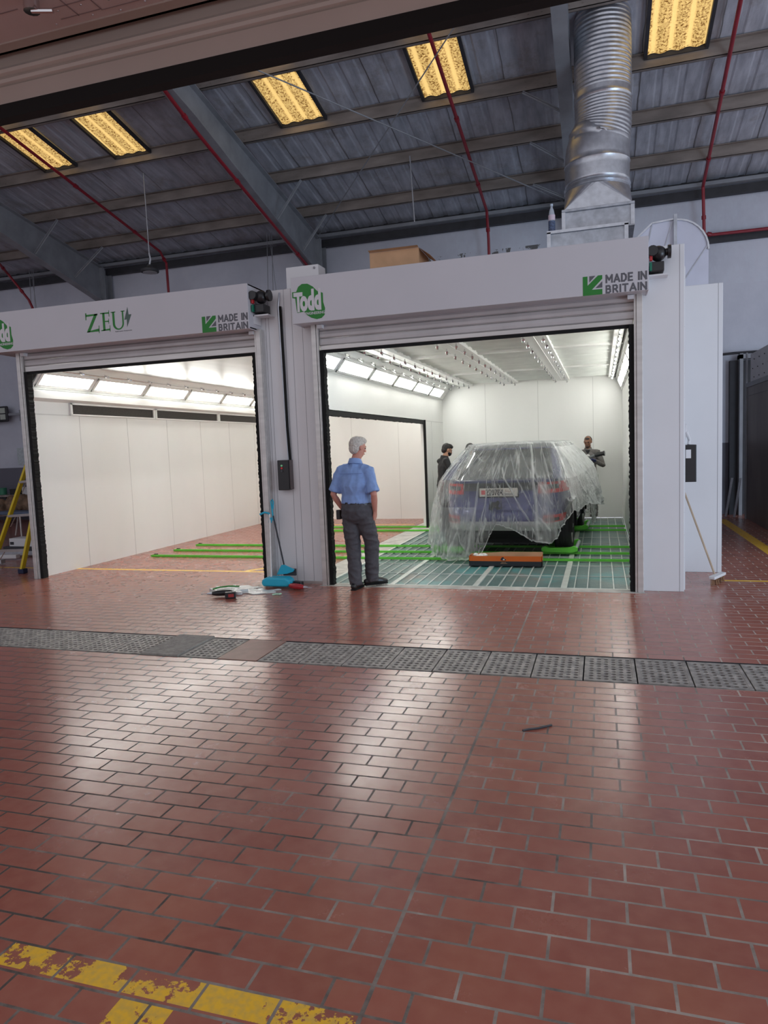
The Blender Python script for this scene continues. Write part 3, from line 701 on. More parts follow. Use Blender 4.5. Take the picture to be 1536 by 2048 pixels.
def shutter(name, lab, hx0, hx1, ox0, ox1, zb, slats_z, zeus, xt, xm, hdepth):
    t = thing(name, lab, 'shutter', ((hx0+hx1)/2, 7.7, 0))
    h = build(B().box(hx0,hx1,7.45,7.47,3.03,3.54).box(hx0,hx1,7.47,hdepth,3.035,3.055).box(hx0,hx1,7.47,hdepth,3.52,3.54).box(hx0,hx0+.012,7.47,hdepth,3.03,3.54).box(hx1-.012,hx1,7.47,hdepth,3.03,3.54), 'header_box', m_hdr, t, bevel=.003)
    logo_parts(h, 7.45, zeus, xt, xm)
    c = B(); z = slats_z
    ph = .085; n = int((3.06-z)/ph)+1
    for k in range(n):
        a = z+k*ph; c.prismx([(7.70,a),(7.688,a+.012),(7.684,a+ph*.5),(7.690,a+ph-.010),(7.700,a+ph-.003),(7.716,a+ph-.003),(7.716,a)], ox0-.03, ox1+.03)
    build(c, 'slat_curtain', m_slat, t)
    build(B().box(ox0-.02,ox1+.02,7.680,7.72,zb+.035,slats_z-.004), 'bottom_bar', m_alu, t, bevel=.003)
    build(B().box(ox0,ox1,7.685,7.715,zb,zb+.036), 'bottom_seal', m_black, t)
    for sx, xx in ((-1, ox0), (1, ox1)):
        g = B()
        if sx < 0: g.box(xx-.11,xx-.055,7.63,7.75,0,3.05).box(xx-.05,xx-.035,7.64,7.75,0,3.05).box(xx-.115,xx-.03,7.655,7.665,0,3.05)
        else: g.box(xx+.055,xx+.11,7.63,7.75,0,3.05).box(xx+.03,xx+.05,7.64,7.75,0,3.05).box(xx+.03,xx+.115,7.655,7.665,0,3.05)
        build(g, 'guide_rail', m_alu, t, bevel=.002)
        w = .055
        build(brush_b((xx+(-.035 if sx<0 else .035),7.66,0.004),(xx+(-.035 if sx<0 else .035),7.66,zb+.03),(-sx,0,0),w,0,int(abs(xx*10)),thick=(.09 if sx<0 else -.09)), 'side_brush', m_black, t)
        build(B().box(xx-.03,xx+.03,7.62,7.70,2.99,3.03), 'rail_clip', m_white, t)
    return t
tR = shutter('roller_shutter', 'white roller shutter of the right booth, its header without the large serif word', -3.31, .46, -3.06, .30, 2.715, 2.80, False, (-3.30,3.06), (-.155,3.03), 7.95)
tL = shutter('roller_shutter', 'white roller shutter of the left booth, its header with green serif letters and a bolt', -7.66, -3.86, -7.30, -3.93, 2.755, 2.86, True, (-7.64,3.06), (-4.47,3.03), 7.97)
motor(tR, .46, 7.62, 3.32, 1); motor(tL, -3.86, 7.60, 3.32, 1)

# pillars between and beside the openings
def pillar(x0, x1, y0, y1, z1, seams, lab):
    b = B().box(x0,x1,y0,y1,0,z1)
    o = build(b, 'booth_pillar', m_white, bevel=.004, label=lab, cat='pillar', group='booth pillars')
    s = B()
    for x in seams: s.box(x,x+.004,y0-.0015,y0+.001,0,z1)
    build(s, 'seam', m_seam, o)
    return o
pillar(-3.88,-3.15,7.755,7.95,3.50,(-3.80,-3.76,-3.55,-3.46,-3.33),'broad grey-white pillar between the two shutters')
pillar(.33,.81,7.74,7.84,3.50,(.40,.765),'tall white pillar at the right of the right shutter')
pillar(.83,1.335,8.9,8.96,3.31,(1.285,),'lower white panel set back behind the tall right pillar')
struct('trim_10', B().box(.79,.83,7.84,15.1,0,3.3).box(1.30,1.335,8.96,12.5,0,3.31), m_white)
o = B()
for k in range(14): o.ball((.812,7.80,.35+.235*k),.006,.006,.006,6,4)
build(o, 'rivet_row', m_seam, bpy.data.objects['booth_pillar.001'])
# kick strip at the pillar foot
struct('trim_11', B().box(-3.9,-3.15,7.735,7.757,0,.03), m_alu)
# ---------------------------------------------------------------- near shutter over the camera
m_under = M('pinkish_grey_panel', (.66,.59,.58), .45, 0, .05, 2)
m_slat2 = M('dull_beige_slat', (.55,.49,.44), .4, .2, .05, 2)
t = thing('near_roller_shutter', 'dark edged roller shutter and its header close above, cutting across the top of the view', 'shutter', (-1, 1.95, 2.7))
build(B().box(-4,2.5,1.93,1.97,2.712,2.755), 'bottom_seal', m_black, t)
build(B().box(-4,2.5,1.935,1.965,2.755,2.812), 'bottom_bar', m_slat2, t, bevel=.003)
c = B()
for z in (2.815,2.845): c.prismx([(1.945,z),(1.936,z+.008),(1.934,z+.018),(1.942,z+.029),(1.965,z+.029),(1.965,z)], -4, 2.5)
c.box(-4,2.5,1.945,1.965,2.875,3.3); build(c, 'slat_curtain', m_slat2, t)
h = B().box(-4,2.5,1.88,1.925,2.90,2.905).box(-4,2.5,1.915,1.925,2.90,3.0)
build(h, 'header_lip', m_slat2, t)
h = B().box(-4,2.5,.9,1.88,2.905,2.93); build(h, 'header_underside', m_under, t)
s = B()
for y in (1.845,1.795): s.box(-1.52,-1.38,y,y+.0025,2.9035,2.906)
s.box(-1.46,-1.457,1.5,1.85,2.9035,2.906).box(-1.38,-1.377,1.5,1.85,2.9035,2.906).box(-4,-1.6,1.762,1.765,2.9035,2.906).box(-1.38,2.5,1.85,1.852,2.9035,2.906)
build(s, 'seam', M('brown_seam',(.26,.21,.21),.6,0,0), t)
s = B()
for x, y in ((-1.55,1.86),(-1.50,1.81),(-1.42,1.81),(-1.42,1.86),(-1.33,1.87),(-1.33,1.82),(-1.24,1.81),(-1.24,1.86),(-1.37,1.90)): s.ball((x,y,2.904),.004,.004,.002,8,4)
build(s, 'rivet', m_chrome, t)
k = B().cyl((-1.53,1.74,2.9),(-1.53,1.74,2.87),.022,12).cyl((-1.53,1.74,2.872),(-1.47,1.755,2.868),.007,8)
build(k, 'handle', m_chrome, t, smooth=True)

# ---------------------------------------------------------------- ducts on the roof of the booths
t = thing('round_duct', 'large shiny silver round duct rising through the roof above the right booth', 'duct', (.03, 10.9, 4.45))
cx0, cx1 = -.015, .075; r0, r1 = .445, .385
b = B(); pts = []; rad = []
def sec(z0, z1, n, ribs=0, amp=.008):
    for i in range(n+1):
        z = z0+(z1-z0)*i/n; f = (z-5.2)/(7.5-5.2); f = max(0, min(1, f)); sh = max(0, min(1, (z-5.55)/.55)); sh = sh*sh*(3-2*sh)
        pts.append((cx0+(cx1-cx0)*sh, 10.9, z)); rad.append(r0+(r1-r0)*sh+(amp*math.sin(2*PI*i/n*ribs) if ribs else 0))
sec(5.12,5.22,8,2,.012); sec(5.24,5.48,3); pts.append((cx0,10.9,5.49)); rad.append(r0+.008); sec(5.50,5.82,6); 
z = 5.83; pts.append((.02,10.9,z)); rad.append(.43)
sec(5.84,6.32,66,11,.0028)
pts.append((cx1,10.9,6.34)); rad.append(r1+.012); sec(6.36,6.44,3); sec(6.45,7.72,190,22,.0045)
b.tube(pts, rad, 48); build(b, 'duct_wall', m_galv, t, smooth=True, auto=60)
b = B()     # square to round transition
ring = []; N = 48
sq = [(-.46,10.46),(.44,10.46),(.44,11.34),(-.46,11.34)]
cc = [(cx0+r0*math.cos(2*PI*k/N), 10.9+r0*math.sin(2*PI*k/N), 5.13) for k in range(N)]
cor = {0:(.44,11.34),1:(-.46,11.34),2:(-.46,10.46),3:(.44,10.46)}
vs = cc+[(x,y,4.80) for x,y in (cor[0],cor[1],cor[2],cor[3])]; fs = []
for q in range(4):
    for k in range(N//4): a = q*N//4+k; fs.append((a, (a+1)%N, N+q))
    fs.append(((q+1)*N//4 % N, N+(q+1)%4, N+q))
b.add(vs, fs); build(b, 'transition', m_galv, t)
b = B().box(-.49,.47,10.43,11.37,4.765,4.80).box(-.46,.44,10.46,11.34,4.50,4.765).box(-.49,.47,10.43,11.37,4.48,4.50); build(b, 'square_collar', m_galv2, t, bevel=.004)
b = B()
for x0,x1,z0,z1 in ((-.49,-.44,4.50,4.765),(.42,.47,4.5,4.765)): b.box(x0,x1,10.44,10.47,z0,z1)
build(b, 'corner_angle', m_galv, t)
b = B().tube([(cx1,10.9,7.40),(cx1,10.9,7.50)],[.41,.44],32); 
t2 = thing('duct_plenum', 'wide flat galvanised box under the silver duct, behind the right header', 'duct', (-.15, 10.7, 3.37))
build(B().box(-.66,.36,10.25,11.5,3.37,4.44), 'box', m_galv2, t2, bevel=.004)
build(B().box(-.68,.38,10.22,11.52,4.44,4.478).box(-.68,-.63,10.22,10.26,3.4,4.46).box(.33,.38,10.22,10.26,3.4,4.46), 'flange', m_galv, t2)
t3 = thing('elbow_duct', 'flat-sided galvanised elbow duct curving down behind the tall right pillar', 'duct', (1.0, 10.4, 3.31))
poly = [(.40,4.12),(.66,4.34),(.92,4.36)]
for k in range(9):
    a = PI/2-PI/2*k/8; poly.append((.93+.40*math.cos(a), 3.95+.41*math.sin(a)))
poly += [(1.33,3.33),(.84,3.33),(.60,3.45),(.40,3.55)]
build(B().prism(poly, 10.0, 10.75), 'elbow', M('pale_galvanised_sheet',(.64,.66,.77),.5,.2,.06,2), t3)
b = B().bar((.40,9.99,4.12),(.66,9.99,4.35),.02,.02).bar((.66,9.99,4.35),(.92,9.99,4.37),.02,.02)
for k in range(3,11): b.bar((poly[k][0],9.99,poly[k][1]),(poly[k+1][0],9.99,poly[k+1][1]),.02,.02)
build(b, 'seam_edge', m_galv, t3)
build(B().box(.915,.955,9.95,10.0,3.33,4.42), 'joint_flange', m_galv2, t3)
build(B().bar((.66,9.995,4.33),(.50,9.995,3.6),.012,.012).bar((.90,9.995,4.33),(.66,9.995,3.5),.012,.012).bar((1.32,9.995,4.0),(.98,9.995,3.5),.012,.012), 'crease', m_galv2, t3)

t = thing('water_bottle', 'clear plastic water bottle standing on the flat box left of the silver duct', 'bottle', (-.62, 10.35, 4.478))
m_bot = M('clear_blueish_plastic', (.75,.82,.92), .08, 0, 0, alpha=.55)
build(B().loft([(-.62,10.35,z,r,r) for z,r in ((4.479,.038),(4.50,.045),(4.58,.043),(4.66,.045),(4.72,.043),(4.79,.030),(4.82,.016),(4.845,.016))], 20), 'bottle_body', m_bot, t, smooth=True)
build(B().loft([(-.62,10.35,z,r,r) for z,r in ((4.845,.02),(4.87,.02))], 16), 'cap', M('pale_blue_cap',(.6,.72,.85),.4,0,0), t)
build(B().loft([(-.62,10.35,z,.047,.047) for z in (4.65,4.72)], 20, False), 'label_band', M('pink_label',(.75,.62,.72),.5,0,0), t, smooth=True)
lb = B().loft([(-.62,10.35,z,.0465,.0465) for z in (4.50,4.64)], 20, False); build(lb, 'dark_label', M('navy_print_label',(.10,.14,.25),.5,0,.3,60), t, smooth=True)

t = thing('junction_box', 'white metal box above the pillar between the shutters, left of the right header', 'box', (-3.42, 8.05, 3.5))
build(B().box(-3.60,-3.18,7.97,8.20,3.50,3.80), 'box', m_white, t, bevel=.006)
build(B().cyl((-3.23,7.971,3.76),(-3.23,7.96,3.76),.014,12), 'knob', m_seam, t)
build(B().box(-3.50,-3.36,7.966,7.971,3.575,3.583), 'slot', m_dark, t)
t = thing('cardboard_box', 'brown cardboard box lying on top of the right booth behind its header', 'box', (-2.4, 8.6, 3.37))
build(B().box(-2.68,-2.06,8.42,8.95,3.37,3.975), 'carton', m_card, t, bevel=.006)
build(B().add([(-2.68,8.42,3.975),(-2.06,8.42,3.975),(-2.06,8.36,3.985),(-2.68,8.36,3.99)],[(0,1,2,3)]).add([(-2.06,8.42,3.975),(-2.06,8.95,3.975),(-1.92,8.97,3.88),(-1.93,8.44,3.88)],[(0,1,2,3)]), 'flap', m_card, t)

# control box, conduit and cable on the pillar
t = thing('control_box', 'tall black shutter control box with green and red buttons on the pillar', 'control box', (-3.62, 7.70, 1.14))
build(B().box(-3.70,-3.555,7.665,7.755,1.14,1.50), 'case', m_blackp, t, bevel=.008)
build(B().box(-3.555,-3.535,7.69,7.755,1.15,1.50), 'side_plate', M('brown_grey_plate',(.12,.10,.10),.5,0,0), t)
for z, c, nm in ((1.435,(.25,.75,.35),'green'),(1.405,(.65,.03,.03),'red'),(1.370,(.05,.05,.06),'black')):
    build(B().cyl((-3.64,7.666,z),(-3.64,7.655,z),.012,14), 'button', M(nm+'_button',c,.3,0,0), t, label=nm+' button')
c = B().tube([(-3.575,7.74,1.50),(-3.585,7.74,1.9),(-3.60,7.74,2.6),(-3.615,7.74,3.3),(-3.60,7.76,3.46),(-3.55,7.83,3.51)], .014, 8)
build(c, 'metal_conduit', m_galv, smooth=True, label='thin silver conduit running up the pillar from the control box', cat='pipe')
c = B().tube([(-3.555,7.725,1.50),(-3.57,7.725,1.9),(-3.575,7.725,2.6),(-3.585,7.725,3.30)], .017, 8)
build(c, 'black_cable', m_black, smooth=True, label='thick black cable beside the silver conduit on the pillar', cat='cable')
t = thing('side_control_unit', 'grey control unit with a black rim on the far side of the tall right pillar', 'control box', (.87, 8.25, 1.12))
build(B().box(.83,.935,8.0,8.5,1.14,1.50), 'case', M('mid_grey_plastic',(.22,.23,.25),.5,0,.05), t, bevel=.01)
build(B().box(.83,.955,7.985,8.0,1.12,1.51).box(.935,.955,7.99,8.5,1.12,1.51), 'rim', m_blackp, t, bevel=.006)
build(B().box(.85,.90,7.978,7.985,1.37,1.46), 'sticker', m_white, t)
build(B().tube([(.85,8.1,1.51),(.86,8.1,1.60),(.84,8.0,1.72)], .02, 8).tube([(.89,8.1,1.51),(.90,8.12,1.56),(.86,8.05,1.65)], .016, 8), 'white_cable', m_white, t, smooth=True)

# hanging high-bay lamp
t = thing('hanging_lamp', 'round black disc lamp hanging on a wire above the left shutter', 'lamp', (-8.27, 12, 5.1))
build(B().loft([(-8.27,12,z,r,r) for z,r in ((5.14,.165),(5.15,.17),(5.19,.17),(5.21,.12),(5.24,.06),(5.28,.05))], 28), 'lamp_body', m_dark, t, smooth=True)
build(B().loft([(-8.27,12,z,.135,.135) for z in (5.132,5.139)], 28), 'lens', M('grey_lens',(.35,.36,.38),.3,0,0), t)
build(B().tube([(-8.27,12,5.28),(-8.24,12,5.38),(-8.26,12,5.5)],.018,8).cyl((-8.26,12,5.5),(-8.27,12,6.98),.010,8), 'suspension_rod', m_galv2, t, smooth=True)
# dark nest-like clump on the purlin
b = B(); rnd = random.Random(4)
for k in range(26): b.ball((-3.45+rnd.uniform(-.28,.28), 9.95+rnd.uniform(-.1,.1), 7.42+rnd.uniform(-.06,.05)), rnd.uniform(.03,.09), rnd.uniform(.03,.09), rnd.uniform(.02,.05), 8, 6)
build(b, 'dry_leaf_clump', M('dirty_brown_leaves',(.10,.07,.055),.9,0,.4,30,bump=.5,bscale=40), label='dirty brown clump lying on the topmost purlin beside the near shutter edge', cat='debris')

# ---------------------------------------------------------------- drain covers
def grate_proto():
    t = thing('drain_grate', '', 'drain cover', (0,0,0), group='perforated drain covers')
    b = B(); W, D = .338, .532; nx, ny = 6, 9; fx = .022; hx = (W-2*fx)/nx; hy = (D-2*fx)/ny
    b.box(-W/2, W/2, -D/2, -D/2+fx, -.03, 0).box(-W/2, W/2, D/2-fx, D/2, -.03, 0).box(-W/2, -W/2+fx, -D/2+fx, D/2-fx, -.03, 0).box(W/2-fx, W/2, -D/2+fx, D/2-fx, -.03, 0)
    build(b, 'frame', m_grate, t, bevel=.002)
    b = B(); xs = [-W/2+fx+hx*i for i in range(nx+1)]; ys = [-D/2+fx+hy*j for j in range(ny+1)]
    for i in range(nx):
        for j in range(ny):
            x0, x1, y0, y1 = xs[i], xs[i+1], ys[j], ys[j+1]; cx, cy = (x0+x1)/2, (y0+y1)/2; r = .0165
            out = []
            m = 12
            inner = [(cx+r*math.cos(2*PI*k/m), cy+r*math.sin(2*PI*k/m)) for k in range(m)]
            def sqp(a):
                c, s = math.cos(a), math.sin(a); q = 1/max(abs(c)/(hx/2), abs(s)/(hy/2)); return (cx+c*q, cy+s*q)
            outer = [sqp(2*PI*k/m) for k in range(m)]
            # square corners
            vs = [(x,y,-.002) for x,y in inner]+[(x,y,-.002) for x,y in outer]+[(x,y,-.022) for x,y in inner]
            fs = [(k,(k+1)%m,m+(k+1)%m,m+k) for k in range(m)]+[(k,2*m+k,2*m+(k+1)%m,(k+1)%m) for k in range(m)]
            o = len(b.v); b.add(vs, fs)
            for sx in (-1,1):
                for sy in (-1,1):
                    a0 = None
                    cn = (cx+sx*hx/2, cy+sy*hy/2); q = [k for k in range(m) if (outer[k][0]-cx)*sx > 1e-6 and (outer[k][1]-cy)*sy > 1e-6]
                    q = sorted(q); b.add([(outer[k][0],outer[k][1],-.002) for k in q]+[(cn[0],cn[1],-.002)], [tuple(range(len(q)+1))])
    build(b, 'perforated_plate', m_grate, t)
    return t
g0 = grate_proto(); X0 = -1.5175+.3475/2; first = True
names = {}
idx = [k for k in range(-14, 9) if k not in (-6, -4)]
for n_, k in enumerate(idx):
    x = X0+k*.347
    if k < -6: lab = 'perforated iron drain cover left of the solid grey cover, %s' % ['touching it','second from it','third from it','fourth from it','fifth from it','sixth from it','seventh from it','at the left edge'][-7-k]
    elif k == -5: lab = 'single perforated iron drain cover between the solid grey cover and the reddish cover'
    else:
        c_ = k+3; words = ['touching it','second from it','third from it','fourth from it','fifth from it','sixth from it','seventh from it','eighth from it','ninth from it','tenth from it','eleventh from it','at the right edge']
        lab = 'perforated iron drain cover right of the reddish cover, '+words[c_]
    if first: g0.location = (x, 5.03, 0); g0['label'] = lab; first = False
    else: dup(g0, (x, 5.03+.004*((k*7)%3-1), 0), label=lab)
build(B().box(X0-6*.347-.18, X0-6*.347+.17, 4.75, 5.32, -.02, .014), 'solid_cover', M('grey_concrete_slab',(.33,.31,.28),.75,0,.15,20,bump=.3), bevel=.003, label='solid grey slab replacing one drain cover', cat='drain cover')
build(B().box(X0-4*.347-.17, X0-4*.347+.17, 4.755, 5.31, -.02, .001), 'plain_cover', M('reddish_plain_cover',(.30,.15,.12),.45,0,.1,10), bevel=.002, label='plain reddish drain cover among the perforated ones', cat='drain cover')

# ---------------------------------------------------------------- green floor rails and wheel dollies
od = ['nearest the shutter','second from the shutter','third from the shutter, behind the rear wheels','fourth from the shutter, at the front wheels','furthest from the shutter']
for i, (y, x0) in enumerate(((9.58,-6.92),(10.18,-6.90),(10.80,-6.86),(12.83,-6.5),(13.42,-6.2))):
    t = thing('floor_rail', 'long lime green floor rail across both booths, '+od[i], 'rail', (-3, y, 0), group='green floor rails')
    build(B().box(x0,.41,y-.028,y+.028,.003,.022).box(x0,.41,y-.028,y-.018,.022,.030).box(x0,.41,y+.018,y+.028,.022,.030), 'rail', m_green, t)
    build(B().box(x0+.02,x0+.07,y+.03,y+.07,.003,.04), 'end_stop', m_black, t)
def dolly():
    t = thing('wheel_dolly', '', 'dolly', (0,0,0), group='wheel dollies')
    for s in (-1, 1):
        b = B(); y = s*.36
        b.prism([(-.25,.055),(-.25,.10),(-.20,.125),(-.14,.10),(.14,.10),(.20,.125),(.25,.10),(.25,.055),(.18,.032),(-.18,.032)], y-.045, y+.045)
        build(b, 'side_bar', m_green, t, bevel=.006)
        for x in (-.15,-.05,.05,.15): pass
    for s in (-1, 1):
        build(B().cyl((s*.225,-.33,.085),(s*.225,.33,.085),.028,14), 'roller_tube', m_galv2, t, smooth=True)
    return t
d0 = dolly(); d0.location = (-.56, 10.50, 0); d0.rotation_euler = (0,0,-.035); d0['label'] = 'green wheel dolly under the right rear wheel of the car'
dup(d0, (-2.16, 10.50, 0), label='green wheel dolly under the left rear wheel of the car, half under the film')
dup(d0, (-.46, 13.13, 0), label='green wheel dolly under the right front wheel of the car')
dup(d0, (-2.06, 13.13, 0), label='green wheel dolly under the left front wheel of the car')

# ---------------------------------------------------------------- car
CR = Vector((-1.345, 9.72, 0)); CZ = -.035
car = thing('car', 'blue crossover car seen from behind under clear plastic film', 'car', CR, CZ, local=True)
RG = [(.24,.20,4.25,.86,5),(.34,.06,4.38,.91,5.5),(.46,.0,4.44,.925,6),(.60,.0,4.46,.93,6),(.66,.02,4.46,.935,6),(.69,.045,4.45,.94,6),(.86,.05,4.40,.94,6),(1.0,.06,4.25,.925,6),(1.06,.045,4.05,.90,6),(1.085,.03,3.85,.87,6),(1.10,.08,3.6,.84,5)]
def ring_pts(z, yr, yf, w, n, seg=72):
    out = []; yc = (yr+yf)/2; h = (yf-yr)/2
    for k in range(seg):
        t = 2*PI*k/seg; c, s = math.cos(t), math.sin(t)
        # rear is sharper than the nose
        out.append((w*math.copysign(abs(c)**(2/n), c)*(1-.16*max(0,s)**3), yc+h*math.copysign(abs(s)**(2/(n*.55)), s), z))
    return out
def stack(rings, seg=72):
    b = B(); vs = []
    for r in rings: vs += ring_pts(*r, seg=seg)
    n = len(rings); fs = [(i*seg+k, i*seg+(k+1)%seg, (i+1)*seg+(k+1)%seg, (i+1)*seg+k) for i in range(n-1) for k in range(seg)]
    fs += [tuple(range(seg-1,-1,-1)), tuple((n-1)*seg+k for k in range(seg))]
    return b.add(vs, fs)
build(stack(RG), 'body', m_car, car, smooth=True, auto=50)
def rear_y(x, z):
    for i in range(len(RG)-1):
        a, c = RG[i], RG[i+1]
        if a[0] <= z <= c[0]:
            f = (z-a[0])/(c[0]-a[0]); yr, yf, w, n = [a[j]+(c[j]-a[j])*f for j in (1,2,3,4)]
            yc = (yr+yf)/2; h = (yf-yr)/2; q = min(.995, abs(x)/w); m = n*.55
            s = (1-q**n)**(1/m) if True else 0
            return yc-h*s
    return 0
def patch(x0, x1, z0, z1, off, nx=18, nz=6, skew=0):
    b = B(); vs = []; 
    for layer in (off, -.01):
        for j in range(nz+1):
            z = z0+(z1-z0)*j/nz
            for i in range(nx+1):
                x = x0+(x1-x0)*i/nx; vs.append((x+skew*(z-z0), rear_y(x, min(1.09, max(.25, z)))-layer, z))
    W = nx+1; T = W*(nz+1); fs = []
    for j in range(nz):
        for i in range(nx): a = j*W+i; fs.append((a,a+1,a+W+1,a+W)); fs.append((T+a,T+a+W,T+a+W+1,T+a+1))
    for i in range(nx): fs.append((i,T+i,T+i+1,i+1)); a = nz*W+i; fs.append((a,a+1,T+a+1,T+a))
    for j in range(nz): a = j*W; fs.append((a,a+W,T+a+W,T+a)); a = j*W+nx; fs.append((a,T+a,T+a+W,a+W))
    return b.add(vs, fs)
cab = [(1.09,.10,3.55,.84,5),(1.14,.20,3.40,.83,5),(1.30,.60,2.95,.755,5),(1.44,.92,2.65,.69,5),(1.50,1.02,2.5,.665,5)]
gl = build(stack(cab), 'window_glass', m_glass, car, smooth=True, auto=60)
roofp = build(stack([(1.495,1.0,2.55,.675,5),(1.53,1.08,2.45,.655,5),(1.565,1.25,2.3,.61,5),(1.58,1.5,2.1,.5,5)]), 'roof', M('dark_car_roof',(.05,.05,.07),.25,.2,0), car, smooth=True, auto=50)
build(B().box(-.62,.62,.90,1.12,1.505,1.525), 'spoiler', m_car, car, bevel=.006)
b = B()
for s in (-1, 1): b.add([(s*.84,.12,1.10),(s*.72,.14,1.10),(s*.60,.98,1.50),(s*.68,1.00,1.50),(s*.845,.45,1.10)],[(0,1,2,3),(0,3,4)] if s>0 else [(3,2,1,0),(4,3,0)])
build(b, 'rear_pillar', m_car, car)
build(patch(-.90,.90,.945,1.055,.004,40), 'dark_trim_band', M('gloss_black_trim',(.02,.02,.022),.15,0,0), car, smooth=True)
for s, lab in ((-1,'left upper red tail light'),(1,'right upper red tail light')):
    x0, x1 = (.52,.90) if s > 0 else (-.90,-.52)
    build(patch(x0,x1,.90,1.05,.012,14,4), 'tail_light', m_redlens, car, smooth=True, label=lab)
    build(patch(x0+(.04 if s>0 else .12),x1-(.12 if s>0 else .04),.955,1.015,.017,10,3), 'dark_lens', m_glass, car.children[-1] if False else car)
    build(patch(*( (.58,.88) if s>0 else (-.88,-.58)),.50,.60,.012,12,4), 'reflector', m_redlens, car, smooth=True)
    build(patch(*( (.60,.78) if s>0 else (-.78,-.60)),.515,.56,.016,8,3), 'lamp_insert', m_glass, car)
bp = build(patch(-.90,.90,.385,.52,.010,40,5), 'bumper', m_silver, car, smooth=True)
build(patch(-.82,.82,.25,.39,.012,36,4), 'diffuser', m_black, car, smooth=True)
npx, npz = -.02, .925
pl = build(B().box(npx-.265,npx+.265,.035,.045,npz-.058,npz+.058), 'number_plate', M('cream_plate',(.62,.58,.52),.4,0,.02), car, bevel=.004)
build(B().box(npx-.28,npx+.28,.045,.10,npz-.075,npz+.10), 'plate_recess', m_black, car)
def wt(s, x0, x1, z0, z1, y, bold, par, mt, nm='lettering'):
    return build(wall_text(s, x0, x1, z0, z1, y, bold), nm, mt, par)
wt('220784', npx-.175, npx+.065, npz-.044, npz+.044, .0335, .02, pl, m_black)
wt('BAHRAIN', npx+.085, npx+.20, npz-.042, npz-.012, .0335, .0, pl, m_logod)
sq = B()
for a_, c_, w_, h_ in ((.095,.012,.03,.006),(.10,.018,.006,.02),(.13,.006,.006,.022),(.136,.006,.025,.006),(.165,.006,.006,.026),(.172,.010,.022,.006),(.18,.022,.006,.006),(.145,-.001,.006,.004)): sq.box(npx+a_,npx+a_+w_,.0325,.0345,npz+c_,npz+c_+h_)
build(sq, 'arabic_lettering', M('plate_brown',(.30,.18,.14),.5,0,0), pl)
build(B().box(npx-.24,npx-.185,.032,.0355,npz-.03,npz+.03), 'red_emblem', M('plate_red',(.6,.10,.10),.5,0,0), pl)
build(wall_text('EDU', -.62, -.54, .70, .722, rear_y(-.58,.71)-.004, .02), 'badge', m_chrome, car)
def wheel(x, y):
    s = 1 if x > 0 else -1; r = .355
    xi, xo = x-s*.12, x+s*.115
    prof = [(xi,r-.03),(xi+s*.02,r-.005),(xi+s*.04,r)]
    # tread grooves
    xx = [xi+s*(.04+.155*k/8) for k in range(9)]
    for k in range(1, 9):
        prof += [(xx[k]-s*.004, r), (xx[k]-s*.003, r-.010), (xx[k]+s*.001, r-.010), (xx[k]+s*.002, r)] if k in (2,4,6) else [(xx[k], r)]
    prof += [(xo-s*.02, r-.005),(xo, r-.03),(xo, .24),(xo-s*.02,.235),(xi+s*.02,.235),(xi,.24)]
    b = B(); seg = 40; vs = []; n = len(prof)
    for (px_, pr_) in prof:
        for k in range(seg): a = 2*PI*k/seg; vs.append((px_, y+pr_*math.cos(a), r+pr_*math.sin(a)))
    b.add(vs, [(i*seg+k, i*seg+(k+1)%seg, ((i+1)%n)*seg+(k+1)%seg, ((i+1)%n)*seg+k) for i in range(n) for k in range(seg)])
    w = build(b, 'wheel', m_tyre, car, smooth=True, auto=40)
    b = B().cyl((xo-s*.03,y,r),(xo-s*.10,y,r),.238,32)
    for k in range(5):
        a = 2*PI*k/5; b.bar((xo-s*.015,y+.05*math.cos(a),r+.05*math.sin(a)),(xo-s*.02,y+.23*math.cos(a),r+.23*math.sin(a)),.05,.03,(1,0,0))
    b.cyl((xo-s*.03,y,r),(xo-s*.005,y,r),.05,20)
    build(b, 'rim', m_alu, w)
for x in (-.80,.80):
    for y in (.80,3.42): wheel(x, y)
for s in (-1,1):
    for y in (.80,3.42):
        P = []
        for k in range(15):
            a = PI*k/14
            P += [(s*.90, y+.38*math.cos(a), .33+.38*math.sin(a)), (s*.948, y+.38*math.cos(a), .33+.38*math.sin(a)), (s*.948, y+.46*math.cos(a), .33+.46*math.sin(a)), (s*.90, y+.46*math.cos(a), .33+.46*math.sin(a))]
        b = B().add(P, [(4*k+a, 4*k+(a+1)%4, 4*k+4+(a+1)%4, 4*k+4+a) for k in range(14) for a in range(4)])
        build(b, 'wheel_arch_trim', m_black, car)
for s in (-1,1):
    mm = build(B().ball((s*1.02,2.75,1.12),.10,.06,.075), 'side_mirror', m_car, car, smooth=True)
    build(B().box(min(s*.84,s*.98),max(s*.84,s*.98),2.74,2.78,1.06,1.09).box(min(s*.95,s*1.1),max(s*.95,s*1.1),2.685,2.692,1.07,1.165), 'mirror_glass', m_glass, mm)
build(B().box(-.70,.70,.3,4.1,.22,.26).box(-.55,.55,.16,.22,.20,.34), 'underbody', m_black, car)

